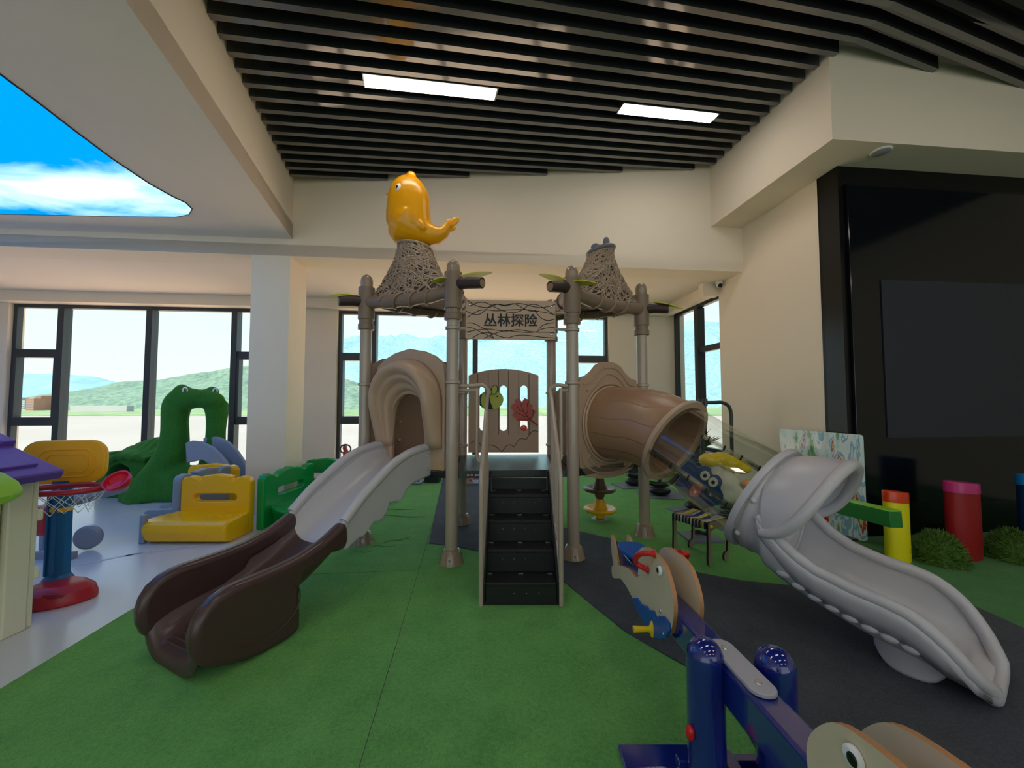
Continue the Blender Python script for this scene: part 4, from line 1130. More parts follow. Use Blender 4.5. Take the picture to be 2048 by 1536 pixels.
b.tube(smooth_path(rimn[::2], 2) + [p for p in lip[3:-3]] + smooth_path(rimf[::-2], 2), .033, 12)
obj('chute_rim', b, m_grey, ch)
b = MB()
for sg, rimx in ((1, rimn), (-1, rimf)):
    skirt = []
    for i in range(0, NS + 1, 2):
        p = rimx[i]; s = 1.44 + (2.315 - 1.44) * i / NS; zb2 = interp(zf2, s)
        skirt.append([p + l2 * (sg * .020), p + l2 * (sg * .030) - Z3 * .05, p + l2 * (sg * .012) - Z3 * min(.10, max(.02, (p.z - zb2) * .55)), p - l2 * sg * .02 - Z3 * min(.16, max(.03, (p.z - zb2) * .85))])
    b.loft(skirt, closed=False, caps=False)
obj_each('chute_skirt', b, m_grey, ch, angle=180, solid=.012)
b = MB()
for k in range(8):
    s = 1.56 + .075 * k; zz = interp(zf2, s) * .62 + interp(zr2, s) * .38
    for sg in (1, -1): b.ell(q_(s, sg * (interp(hw2, s) * .955 - .004), zz - .02), (.036, .016, .020), 14, 8, (n2, l2, Z3))
obj_each('chute_boss', b, m_grey, ch)
b = MB(); secs = []
for i in range(13):
    t = i / 12; s = 1.91 + .28 * t; zt = interp(zf2, s) + .01; h = .21 * (1 - .25 * (2 * t - 1) ** 2)
    zb3 = .012 + .09 * (abs(2 * t - 1.0)) ** 4
    secs.append([q_(s, -h, zt), q_(s, -h * .85, zb3), q_(s, h * .85, zb3), q_(s, h, zt)])
b.loft(secs); obj('chute_foot', b, m_grey, ch, bevel=.02, bseg=3)
# ================================================================ whale seesaw, front right
m_navy = mat('navy_gloss', (18, 34, 120), 0.12, coat=.8, var=0, spec=.6)
m_ply = mat('ply_face', (212, 196, 168), 0.5, var=.03); m_edge = mat('ply_edge', (178, 128, 84), 0.6, var=.15, vscale=30)
m_blue = mat('board_blue', (10, 84, 170), 0.4, var=.02); m_rplas = mat('handle_red', (206, 26, 30), 0.25, var=0)
m_yplas = mat('peg_yellow', (236, 200, 20), 0.3, var=0); m_plate = mat('plate_grey', (168, 168, 178), 0.4, var=.02)
sw = thing('seesaw', 'navy blue seesaw with pale plywood whale seats at both ends', 'seesaw', (.765, 1.3, 0.0185))
BXc = .765; PVY = 1.33; TLT = -.07
bd = Vector((0, 1, TLT)).normalized(); bu = Vector((0, -TLT, 1)).normalized(); X3 = Vector((1, 0, 0))
def bz(y): return .505 + TLT * (y - PVY)
b = MB(); Lb = 2.5; c = Vector((BXc, PVY, bz(PVY))) - bu * .065
b.box(c, (.095, Lb, .13), (X3, bd, bu)); obj('beam', b, m_navy, sw, bevel=.012, bseg=3)
for (x, y) in ((.680, 1.40), (.893, 1.35)):
    b = MB(); b.lathe([(.062, 0.019), (.062, .45)] + [(.062 * math.cos(a), .50 + .066 * math.sin(a)) for a in [PI / 2 * i / 8 for i in range(9)]], (x, y, 0), 32)
    po = obj('pivot_post', b, m_navy, sw)
    if x < .7:
        b = MB(); b.ell((x - .066, y - .02, .26), (.014, .016, .026), 14, 10); obj('red_cap', b, m_rplas, po)
b = MB(); b.tube([(.680, 1.40, .40), (.893, 1.35, .40)], .016, 12); obj('pivot_axle', b, m_chrome, sw)
b = MB(); pr = [(x, y) for x, y in rrect(.082, .31, .04, 6)]
b.prism(pr, Vector((BXc + .0, 1.335, bz(1.335))) + bu * .002, X3, bd, bu, .014); pl = obj('top_plate', b, m_plate, sw, bevel=.003, bseg=2)
for q in (-.10, .09):
    b = MB(); b.lathe([(.011, 0), (.010, .003), (.004, .004), (0, .003)], Vector((BXc, 1.335 + q, bz(1.335 + q))) + bu * .016, 14); obj('plate_bolt', b, m_chrome, pl)
b = MB(); b.box((.60, 1.54, .032), (.36, .10, .025)); b.box((.92, 1.46, .032), (.30, .10, .025)); b.box((.77, 1.33, .032), (.42, .16, .025)); obj_each('foot_plate', b, m_navy, sw, bevel=.004, bseg=1)
b = MB(); b.box((.765, 1.2, .12), (.05, .5, .05)); b.box((.765, 1.45, .10), (.34, .035, .035)); b.box((.765, 1.0, .2), (.045, .05, .32), (X3, Vector((0, .8, .6)), Vector((0, -.6, .8)))); obj_each('under_frame', b, m_navy, sw, bevel=.004, bseg=1)
# whale outline: (distance from the pivot, height above beam top)
WY = [(2.144, .594), (2.044, .640), (1.920, .655), (1.811, .647), (1.754, .609), (1.714, .552), (1.707, .496), (1.725, .426), (1.765, .364), (1.86, .335), (1.983, .315), (2.175, .277), (2.300, .262), (2.381, .268), (2.45, .268), (2.55, .255), (2.661, .205), (2.740, .182), (2.764, .231), (2.702, .278), (2.594, .321), (2.361, .398), (2.229, .409), (2.185, .434), (2.174, .543)]
WO = [(y - PVY, z) for y, z in WY]
WVY = [(2.260, .275), (2.178, .316), (2.119, .314), (2.024, .352), (2.002, .344), (1.931, .379), (1.892, .360), (1.846, .399), (1.797, .423), (1.745, .425), (1.730, .398), (1.766, .349), (1.838, .297), (1.922, .263), (2.014, .243), (2.146, .255)]
WVL = [(y - PVY, z - bz(y)) for y, z in WVY]
WL = [(q, z - bz(PVY + q)) for q, z in WO]
FL = [(1.45, .433), (1.435, .46), (1.39, .454), (1.36, .43), (1.30, .357), (1.27, .32), (1.33, .27), (1.38, .27), (1.43, .34)]
FLL = [(q, z - bz(PVY + q)) for q, z in FL]
def whale(sgn):
    # sgn +1: far seat (outwards = +y), -1: near seat
    ed_ = Vector((0, sgn, TLT * sgn)); eu = Vector((0, 0, 1))
    O = Vector((BXc, PVY, .505))
    for side in (-1, 1):
        xo = side * .0475; out = []
        def WP(q, h, dx=0): return O + Vector((xo + side * dx, 0, 0)) + ed_ * q + eu * h
        poly = closed2(WL, 3)
        b = MB(); b.prism(poly, WP(0, 0), ed_, eu, X3 * side, .018)
        p = obj('whale_side', b, [m_edge, m_ply], sw, smooth=False)
        for f in p.data.polygons:
            if len(f.vertices) > 8: f.material_index = 1
        b = MB(); b.prism(closed2(FLL, 2), WP(0, 0, .001), ed_, eu, X3 * side, .016)
        fl = obj('tail_fluke', b, [m_edge, m_ply], p, smooth=False)
        for f in fl.data.polygons:
            if len(f.vertices) > 8: f.material_index = 1
        # eye
        yx = Vector((side, 0, 0)); e0 = WP(.475, .0, .018) ; hz = .09
        ec_ = WP(1.849 - PVY - .005, .606 - bz(1.849) , .020)
        b = MB(); b.lathe([(.022, 0), (.022, .008), (.017, .012), (0, .013)], ec_, 20, (ed_.normalized(), eu, yx)); ey = obj('eye', b, m_white, p)
        b = MB(); b.ell(ec_ + yx * .012 + ed_ * .006, (.013, .014, .004), 16, 8, (ed_.normalized(), eu, yx)); obj('pupil', b, m_pupil, p)
        for (q, h) in ((.84, .0), (.53, -.055)):
            b = MB(); b.ell(WP(q, h, .019), (.009, .009, .006), 12, 6, (ed_.normalized(), eu, yx)); obj('bolt', b, m_chrome, p)
        # red handle on the head
        hp = [WP(.56, .165, .016), WP(.575, .165, .05), WP(.62, .155, .085), WP(.67, .13, .095), WP(.70, .095, .08), WP(.705, .075, .045), WP(.705, .07, .016)]
        ha, hb_ = (.594, .685) if sgn > 0 else (.72, .81); hp = [WP(ha, .190, .014), WP(ha + .015, .188, .045), WP(ha + .055, .172, .072), WP(ha + .10, .135, .080), WP(ha + .125, .105, .070), WP(ha + .115, .088, .045), WP(hb_, .080, .014)]
        b = MB(); sp2 = smooth_path(hp, 5); n = len(sp2); b.tube(sp2, [.014 + .008 * max(0, 1 - min(i, n - 1 - i) / 3) for i in range(n)], 12); obj('handle', b, m_rplas, p)
        # blue wave foot board and yellow peg
        b = MB(); b.prism(WVL, WP(0, 0, .018), ed_, eu, yx, .016); fb = obj('wave_board', b, m_blue, p, bevel=.004, bseg=2, smooth=False)
        b = MB(); b.tube([WP(.60, -.172, .03), WP(.60, -.172, .06), WP(.60, -.172, .125)], [.020, .013, .016], 14); b.ell(WP(.60, -.172, .034), (.040, .014, .020), 16, 8, (eu, yx, ed_.normalized()))
        obj('foot_peg', b, m_yplas, fb)
        b = MB(); b.ell(WP(.455, -.12, .035), (.007, .007, .005), 10, 6, (ed_.normalized(), eu, yx)); obj('board_bolt', b, m_chrome, fb)
    # seat board between the sides
    b = MB(); n = 12; secs = []
    q0, q1 = .74, 1.08
    so2 = [(-.085, .0)] 
    pts = [(-.045, .84), (.045, .84), (.047, .95), (.075, 1.02), (.09, 1.10), (.08, 1.20), (.05, 1.26), (-.05, 1.26), (-.08, 1.20), (-.09, 1.10), (-.075, 1.02), (-.047, .95)]
    hh = .035
    b.prism(closed2([(x, q) for x, q in pts], 3), O + eu * hh, X3, ed_, eu, .022); obj('seat', b, m_blue, sw, bevel=.005, bseg=2, smooth=False)
whale(1); whale(-1)

# ================================================================ note-legged bench
mb_w = [mat('band_black', (28, 28, 30), .7), mat('band_grey', (140, 134, 128), .7), mat('band_yellow', (214, 200, 40), .7), mat('band_blue', (18, 44, 120), .7), mat('band_cream', (200, 192, 170), .7)]
fl_, fr_ = Vector((1.475, 3.60, 0)), Vector((1.65, 3.29, 0))
bx_ = (fr_ - fl_).normalized(); by_ = Vector((-bx_.y, bx_.x, 0)); Lx = (fr_ - fl_).length; Ly = .285
bn = thing('woven_bench', 'small plywood bench with a striped woven seat and musical note legs', 'bench', (fl_ + fr_) / 2 + by_ * Ly / 2)
BH = .375
def wb(x, y, z): return fl_ + bx_ * x + by_ * y + Z3 * z
seq = []
random.seed(5)
NB = 20
for i in range(NB):
    x0 = .012 + (Lx - .03) * i / NB; wd = (Lx - .03) / NB * .82
    k = [0, 1, 0, 1, 0, 4, 0, 1, 0, 1, 0, 4, 0, 1, 0, 1, 0, 1, 2, 0][i]; top = [4, 2, 2, 1, 1, 4, 0, 3, 3, 4, 2, 2, 0, 3, 3, 4, 1, 4, 4, 2][i]
    # band wraps front rail, over the top and round the back rail
    prof = [(-.006, BH - .055), (-.006, BH - .008), (.004, BH + .004), (.07, BH - .008), (Ly / 2, BH - .016), (Ly - .07, BH - .008), (Ly - .004, BH + .004), (Ly + .006, BH - .008), (Ly + .006, BH - .055)]
    for (rng, mm) in (((0, 3), k), ((2, 7), top), ((6, 9), k)):
        pp_ = prof[rng[0]:rng[1]]; b = MB(); secs = []
        for (y, z) in pp_: secs.append([wb(x0, y, z), wb(x0 + wd, y, z), wb(x0 + wd, y, z + .0), wb(x0, y, z)])
        b.v = []; b.f = []
        vs = [wb(x0, y, z) for y, z in pp_] + [wb(x0 + wd, y, z) for y, z in pp_]; n = len(pp_)
        b.add(vs, [[j, j + 1, j + 1 + n, j + n] for j in range(n - 1)])
        obj('seat_band', b, mb_w[mm], bn, smooth=True, solid=.004)
b = MB(); b.box(wb(Lx / 2, .012, BH - .03), (Lx - .01, .024, .045), (bx_, by_, Z3)); b.box(wb(Lx / 2, Ly - .012, BH - .03), (Lx - .01, .024, .045), (bx_, by_, Z3)); obj_each('seat_rail', b, m_line, bn, smooth=False)
m_plyg = mat('ply_grey', (150, 134, 116), .55, var=.05)
legp = [(0, BH - .01), (.0, .26), (-.004, .10), (.0, .045), (.02, .018), (.05, .025), (.072, .055), (.066, .085), (.045, .082), (.034, .11), (.034, .26), (.05, BH - .06)]
for x in (.0, Lx - .018):
    top_ = [(0, BH - .055), (0, BH - .01), (.03, BH + .004), (Ly - .03, BH + .004), (Ly, BH - .01), (Ly, BH - .055)]
    poly = [(0, BH - .01), (.0, .20), (-.006, .08), (-.002, .035), (.015, .013), (.036, .015), (.046, .04), (.06, .075), (.036, .09), (.030, .14), (.040, BH - .075), (.08, BH - .060), (Ly - .06, BH - .060), (Ly - .02, BH - .075), (Ly - .012, .18), (Ly - .02, .10), (Ly - .06, .085), (Ly - .075, .055), (Ly - .062, .022), (Ly - .03, .013), (Ly + .0, .04), (Ly + .012, .12), (Ly + .014, .24), (Ly + .004, BH - .01), (Ly - .03, BH + .004), (.03, BH + .004)]
    b = MB(); b.prism(poly, fl_ + bx_ * x, by_, Z3, bx_, .018); o = obj('note_leg_side', b, [m_line, m_plyg], bn, smooth=False)
    for f in o.data.polygons:
        if len(f.vertices) > 8: f.material_index = 1
b = MB(); b.ell(wb(Lx + .004, .035, BH - .035), (.016, .016, .016), 14, 8); obj('yellow_knob', b, m_yplas, bn)

# ================================================================ stacked spinner
spn = thing('stacking_totem', 'yellow and brown stacked ring totem standing on the rear turf', 'totem', (1.04, 4.62, .0125))
m_tbr = mat('totem_brown', (96, 70, 56), .35); m_ty = mat('totem_yellow', (246, 184, 20), .3)
b = MB(); b.lathe([(.10, 0), (.10, .004), (.09, .008), (0, .008)], (1.04, 4.62, .0125), 24); obj('base_plate', b, m_plate, spn)
for k, mm in enumerate((m_ty, m_tbr, m_ty)):
    z0 = .02 + .235 * k
    b = MB(); b.lathe([(.045, 0), (.060, .04), (.075, .085), (.085, .10), (.155, .098), (.172, .085), (.188, .10), (.190, .115), (.176, .130), (.160, .128), (.092, .112), (.078, .14), (.058, .20), (.050, .232)], (1.04, 4.62, z0), 32)
    s_ = obj('stacked_ring', b, mm, spn)
    if k == 0:
        c = MB(); c.lathe([(.05, 0), (.05, .035), (.044, .04)], (1.04, 4.62, .015), 20); obj('stem_foot', c, m_tbr, spn)
# ================================================================ fitness machines with mats, behind the tube slide
m_mat = mat('mat_grey', (112, 122, 134), .5); m_rub = mat('rubber_black', (18, 19, 21), .35, var=.05); m_tubeg = mat('frame_grey', (62, 66, 68), .3, metal=.3)
def machine(x, y, rz, h, label):
    t = thing('exercise_machine', label, 'exercise machine', (x, y, .0125), rz, 'toddler exercise machines')
    k = dict(world=False)
    b = MB(); b.box((0, 0, .006), (.62, .42, .012)); obj('base_mat', b, m_mat, t, smooth=False, **k)
    b = MB(); b.ell((0, 0, .075), (.16, .13, .065)); b.ell((.0, 0, .13), (.09, .08, .08)); obj('rubber_foot', b, m_rub, t, **k)
    b = MB(); b.tube([(0, 0, .1), (0, 0, h * .62), (-.03, 0, h * .8)], .028, 12); obj('column', b, m_tubeg, t, **k)
    b = MB(); b.tube(smooth_path([(-.20, -.14, .22), (-.05, -.14, .19), (.12, -.14, .22), (.24, -.14, .34)], 4), .035, 10); b.tube(smooth_path([(-.20, .14, .30), (-.05, .14, .26), (.12, .14, .28), (.24, .14, .38)], 4), .035, 10); obj_each('pedal_arm', b, m_rub, t, **k)
    for sy in (-1, 1):
        b = MB(); b.tube([(.02, sy * .15, .35), (-.06, sy * .16, h * .8), (-.10, sy * .16, h)], .016, 10); a_ = obj('swing_handle', b, m_tubeg, t, **k)
        b = MB(); b.tube([(-.085, sy * .16, h * .90), (-.105, sy * .16, h + .02)], .023, 10); obj('grip', b, m_rub, a_, **k)
    b = MB(); b.tube([(0, -.15, h * .5), (0, .15, h * .5)], .018, 10); obj('cross_bar', b, m_tubeg, t, **k)
machine(2.02, 6.42, .2, 1.05, 'black exercise machine on a grey mat, furthest back near the window wall')
machine(2.18, 5.75, -.2, 1.0, 'black exercise machine on a grey mat, behind the rear tower post')
machine(2.35, 4.95, .3, .62, 'low black exercise machine on a pale mat, just behind the woven bench')
ar = thing('exercise_station', 'tall dark grey arched tube frame by the side window', 'exercise frame', (2.95, 5.3, .0125))
b = MB(); f0 = atY(1403, 803, 5.3); f1 = atY(1462, 830, 5.3); zt = atY(1430, 805, 5.3).z
b.tube(smooth_path([(f0.x, 5.3, .013), (f0.x, 5.3, .6), (f0.x, 5.3, zt - .12), (f0.x, 5.3, zt)], 3), .03, 12); obj('upright', b, m_tubeg, ar)
b = MB(); b.tube(smooth_path([(f0.x, 5.3, zt), (f0.x + .18, 5.3, zt), (f1.x - .12, 5.3, zt), (f1.x - .03, 5.3, zt - .05), (f1.x, 5.3, zt - .16), (f1.x, 5.3, zt - .35), (f1.x, 5.3, .6), (f1.x, 5.3, .013)], 5), .024, 12); obj('arched_bar', b, m_tubeg, ar)
for dx in (-.05, .05):
    b = MB(); b.tube([(f0.x + dx, 5.3, zt - .05), (f0.x + dx, 5.3, zt + .05)], .030, 12); obj('pivot_sleeve', b, m_tubeg, ar)
# potted plant on the side window sill
pp0 = R(3.84, 6.35); 
ptt = thing('potted_plant', 'small dark green spiky plant by the side window', 'plant', R(3.70, 6.2))
m_pl = mat('plant_green', (42, 84, 46), .5); b = MB(); c = R(3.70, 6.2)
b.lathe([(.09, 0), (.12, .62), (.10, .62), (.09, .55), (0, .55)], c, 20); obj('pot', b, m_tubeg, ptt)
b = MB()
for i in range(60):
    a = i * 2.4; el = .5 + .9 * ((i * 7) % 10) / 10; d = Vector((math.cos(a) * math.cos(el), math.sin(a) * math.cos(el), math.sin(el))); s = d.cross(Z3).normalized() * .008
    p = c + Z3 * .58; L = .40 + .14 * ((i * 3) % 5) / 5; q = p + d * L - Z3 * .05
    b.add([p - s, p + s, p + d * L * .6 + s, q, p + d * L * .6 - s], [[0, 1, 2, 3, 4]])
obj('foliage', b, m_pl, ptt, smooth=False)

# ================================================================ spring riders
m_cloud = mat('rider_blue', (22, 62, 118), .4); m_pink = mat('rider_pink', (206, 92, 96), .4); m_cream = mat('rider_cream', (222, 214, 192), .5)
def spring(t, c, r=.075, h=.24, n=4, m=None):
    b = MB(); b.tube([c + Vector((r * math.cos(a), r * math.sin(a), .03 + h * a / (2 * PI * n))) for a in [2 * PI * n * i / (n * 14) for i in range(n * 14 + 1)]], .014, 8); obj('coil_spring', b, m or m_rub, t)
    b = MB(); b.box(c + Z3 * .012, (.34, .30, .024)); obj('base_plate', b, m_mat, t, smooth=False)
# blue scalloped rider
cY = 3.98; cc = atY(1398, 968, cY)
rd_ = thing('spring_rider', 'dark blue scalloped spring rider with two round white eyes, behind the clear tube', 'spring rider', (cc.x, cY, .0125), 0, 'spring riders')
cN = Vector((-.35, -.93, 0)).normalized(); cX = Vector((.93, -.35, 0)).normalized()
def cq(px, py): return at_plane(px, py, (cc.x, cY, 0), cN)
blob = closed2([(1362, 930), (1374, 920), (1388, 924), (1394, 934), (1406, 930), (1420, 936), (1424, 948), (1436, 950), (1444, 962), (1440, 976), (1446, 990), (1440, 1006), (1420, 1012), (1400, 1008), (1384, 1000), (1366, 990), (1352, 976), (1352, 962), (1360, 952), (1356, 940)], 3)
def plate(name, pts, d0, d1, m, parent):
    P = [cq(x, y) for x, y in pts]; n = len(P); b = MB()
    b.add([p + cN * d1 for p in P] + [p + cN * d0 for p in P], [list(range(n)), list(range(n, 2 * n))[::-1]] + [[i, (i + 1) % n, (i + 1) % n + n, i + n] for i in range(n)])
    return obj(name, b, m, parent, bevel=.004, bseg=1, smooth=False)
bl = plate('scalloped_body', blob, 0, .03, m_cloud, rd_)
for (x, y) in ((1409, 950), (1425, 963)):
    w_ = plate('eye_ring', circ(x, y, 10, 9.5, 20), .03, .045, m_cream, bl); plate('eye_pupil', circ(x, y, 4, 4, 14), .045, .05, m_pupil, bl)
plate('pink_panel', [(1378, 990), (1377, 978), (1384, 970), (1390, 966), (1396, 962), (1405, 968), (1402, 980), (1396, 990), (1388, 992)], .03, .045, m_pink, bl)
for (x, y) in ((1389, 982), (1420, 987)): plate('white_dot', circ(x, y, 3.5, 3.5, 12), .045, .05, m_white, bl)
spring(rd_, Vector((cc.x, cY, .0125)), h=.26)
# yellow headed rider
yY = 4.35; yc = atY(1455, 935, yY)
yr = thing('spring_rider', 'yellow and cream animal spring rider, behind the clear tube near the right wall', 'spring rider', (yc.x, yY, .0125), 0, 'spring riders')
b = MB(); kk = yY / FPX
for (x, y, rx, rz) in ((1418, 920, 20, 14), (1440, 918, 24, 14), (1462, 926, 26, 15), (1482, 936, 20, 12)): b.ell(atY(x, y, yY), (rx * kk, .10, rz * kk))
obj('yellow_head', b, m_yplas, yr, remesh=.02, rsmooth=4)
b = MB()
for (x, y, rx, rz) in ((1452, 965, 22, 26), (1470, 985, 22, 26), (1448, 990, 16, 20)): b.ell(atY(x, y, yY), (rx * kk, .09, rz * kk))
obj('cream_body', b, m_cream, yr, remesh=.02, rsmooth=4)
b = MB(); b.ell(atY(1496, 968, yY - .1), (.07, .05, .05)); obj('orange_saddle', b, mat('orange_soft', (232, 150, 90), .4), yr)
spring(yr, Vector((yc.x, yY, .0125)), h=.2)
# riders near the back windows
rr_ = atZ(825, 966, .0125)
r3 = thing('spring_rider', 'grey spring rider on a black coil, behind the left tower', 'spring rider', rr_, 0, 'spring riders')
spring(r3, rr_, r=.10, h=.30); b = MB(); b.prism(closed2([(-.13, .33), (.13, .33), (.14, .6), (.08, .66), (.04, .48), (-.04, .48), (-.1, .7), (-.14, .6)], 3), rr_ - Vector((0, .02, 0)), (1, 0, 0), (0, 0, 1), (0, 1, 0), .04); obj('body_board', b, m_tan2, r3, smooth=False)
r4p = atZ(866, 963, .0125)
r4 = thing('storage_box', 'black box with a pale top standing by the back wall', 'box', r4p)
b = MB(); b.box(r4p + Z3 * .09, (.24, .24, .18)); obj('box_body', b, m_rub, r4, smooth=False); b = MB(); b.box(r4p + Z3 * .195, (.16, .2, .03)); obj('box_lid', b, m_mat, r4, smooth=False)
r5p = atZ(937, 966, .0185)
r5 = thing('spring_rider', 'spring rider with an orange coil on a grey plate, behind the deck', 'spring rider', r5p, 0, 'spring riders')
spring(r5, r5p, r=.07, h=.22, m=mat('orange_coil', (230, 120, 40), .35)); b = MB(); b.ell(r5p + Z3 * .36, (.12, .2, .1)); obj('seat_pad', b, m_rub, r5)
r6p = Vector((atY(690, 900, 6.3).x, 6.3, .0125))
r6 = thing('spring_rider', 'red spring rider with a grey ring handle, beside the narrow back window', 'spring rider', r6p, 0, 'spring riders')
k6 = 6.3 / FPX; b = MB()
for (x, y, rx, rz) in ((690, 925, 8, 14), (692, 908, 6, 10), (690, 895, 4, 7), (688, 940, 12, 12)): b.ell(atY(x, y, 6.3), (rx * k6, .06, rz * k6))
obj('red_body', b, mat('rider_red', (196, 70, 56), .4), r6, remesh=.015, rsmooth=3)
b = MB(); cR = atY(691, 898, 6.26); b.tube([cR + Vector((.085 * math.cos(a), 0, .07 * math.sin(a))) for a in [2 * PI * i / 24 for i in range(24)]], .012, 8, closed=True); obj('ring_handle', b, m_tubeg, r6)
spring(r6, r6p, h=.22)
b = MB(); b.ell(atY(712, 928, 6.3), (.12, .10, .13)); o7 = obj('stacking_stool', b, mat('stool_grey', (120, 112, 118), .4), None)
b2 = MB(); P7 = atY(716, 928, 6.75); b2.lathe([(.17, 0), (.15, .15), (.10, .25), (.12, .34), (.16, .42), (.14, .46), (0, .47)], (P7.x, 6.75, .0125), 24)
bpy.data.objects.remove(o7); tag(obj('toddler_stool', b2, MATS['stool_grey'], None), 'grey hourglass stool beside the red spring rider', 'stool')

# ================================================================ right side: art panel, green seesaw, bollards, mounds
def art_mat():
    m, nt, b = nodes_of('art_print'); L = nt.links; tc = nt.nodes.new('ShaderNodeTexCoord')
    mp = nt.nodes.new('ShaderNodeMapping'); mp.inputs['Scale'].default_value = (5.5, 5.5, 1.6); L.new(tc.outputs['Object'], mp.inputs[0])
    n1 = nt.nodes.new('ShaderNodeTexNoise'); n1.inputs['Scale'].default_value = 1.3; n1.inputs['Detail'].default_value = 4; n1.inputs['Distortion'].default_value = 0.5; L.new(mp.outputs[0], n1.inputs['Vector'])
    r = nt.nodes.new('ShaderNodeValToRGB'); r.color_ramp.interpolation = 'CONSTANT'; cols = [(0, (40, 110, 60)), (.36, (120, 170, 120)), (.43, (200, 226, 222)), (.5, (226, 238, 240)), (.56, (140, 190, 214)), (.60, (210, 226, 230)), (.64, (196, 92, 62)), (.67, (222, 210, 160)), (.72, (60, 160, 110))]
    r.color_ramp.elements[0].color = rgb(*cols[0][1]); r.color_ramp.elements[1].position = cols[-1][0]; r.color_ramp.elements[1].color = rgb(*cols[-1][1])
    for p, c in cols[1:-1]: e = r.color_ramp.elements.new(p); e.color = rgb(*c)
    L.new(n1.outputs['Fac'], r.inputs[0]); L.new(r.outputs[0], b.inputs['Base Color'])
    b.inputs['Roughness'].default_value = .12; b.inputs['Coat Weight'].default_value = .6
    return m
ap1 = Vector((3.30, 4.74, 0)); ap0 = Vector((3.49, 3.84, 0)); ad = (ap1 - ap0).normalized(); an = Vector((-ad.y, ad.x, 0)); Lp = (ap1 - ap0).length
pn = thing('art_panel', 'glossy acrylic panel painted with trees and foliage in front of the dark wall', 'panel', ap0 + ad * Lp / 2 + Z3 * .0125)
b = MB(); b.prism(rrect(Lp, 1.05, .03, 4, Lp / 2, .545), ap0, ad, Z3, an, .03); obj('painted_sheet', b, art_mat(), pn, bevel=.004, bseg=2, smooth=False)
m_trunk = mat('print_trunk', (178, 88, 62), .3); m_pgreen = mat('print_green', (70, 178, 120), .3)
b = MB()
for (x0, w0, x1, w1) in ((.20, .02, .16, .03), (.10, .012, .12, .02), (.34, .02, .36, .03), (.58, .015, .60, .02), (.75, .02, .70, .03)):
    b.add([ap0 + ad * (x0 - w0) + Z3 * .15 - an * .002, ap0 + ad * (x0 + w0) + Z3 * .15 - an * .002, ap0 + ad * (x1 + w1 * .4) + Z3 * .85 - an * .002, ap0 + ad * (x1 - w1 * .4) + Z3 * .85 - an * .002], [[0, 1, 2, 3]])
b.tube([ap0 + ad * .18 + Z3 * .45 - an * .001, ap0 + ad * .12 + Z3 * .52 - an * .001, ap0 + ad * .05 + Z3 * .66 - an * .001], .006, 6)
obj('painted_trunks', b, m_trunk, pn, smooth=False)
b = MB()
for i in range(12):
    x = .05 + i * .07; b.add([ap0 + ad * (x - .03) + Z3 * .03 - an * .002, ap0 + ad * (x + .03) + Z3 * .03 - an * .002, ap0 + ad * (x + .02 * math.sin(i)) + Z3 * (.22 + .05 * math.sin(i * 2.3)) - an * .002], [[0, 1, 2]])
obj('painted_grass', b, m_pgreen, pn, smooth=False)
for s_, (x) in enumerate((.12, .80)):
    b = MB(); b.box(ap0 + ad * x + Z3 * .010 + an * .015 + Z3 * .0125, (.10, .22, .02), (ad, an, Z3)); obj('panel_foot', b, m_tubeg, pn, smooth=False)
# green seesaw
g2 = thing('seesaw', 'green beamed seesaw with a dark blue seat, beyond the grey chute', 'seesaw', (2.93, 3.9, .0125))
m_gb = mat('beam_green', (30, 118, 48), .35); m_gt = mat('beam_lime', (130, 206, 60), .35)
e0 = Vector((2.97, 3.02, .485)); e1 = Vector((2.93, 4.7, .40)); gd = (e1 - e0).normalized(); gu = X3.cross(gd).normalized()
b = MB(); b.box((e0 + e1) / 2, ((e1 - e0).length, .10, .12), (gd, X3, gu)); gb = obj('beam', b, m_gb, g2, bevel=.006, bseg=2)
b = MB(); b.box((e0 + e1) / 2 + gu * .066, ((e1 - e0).length, .105, .012), (gd, X3, gu)); obj('beam_top', b, m_gt, gb, bevel=.004, bseg=2)
b = MB(); st_ = e0 + gd * .62 + gu * .075; b.prism(closed2([(-.16, 0), (-.15, .05), (-.02, .07), (.10, .12), (.18, .13), (.19, .08), (.10, .0), (0, -.02)], 3), st_ - X3 * .10, gd, gu, X3, .2); obj('seat', b, mat('seat_blue', (14, 50, 130), .35), g2, bevel=.01)
b = MB(); b.lathe([(.07, -.012), (.09, -.006), (.09, .006), (.07, .012)], e0 + gd * .62 - gu * .12 - X3 * .09, 24, (gd, gu, X3)); obj('red_wheel', b, m_rplas, g2)
b = MB(); b.tube([(2.945, 3.9, .0125), (2.945, 3.9, .42)], .05, 16); obj('pivot_post', b, m_line, g2)
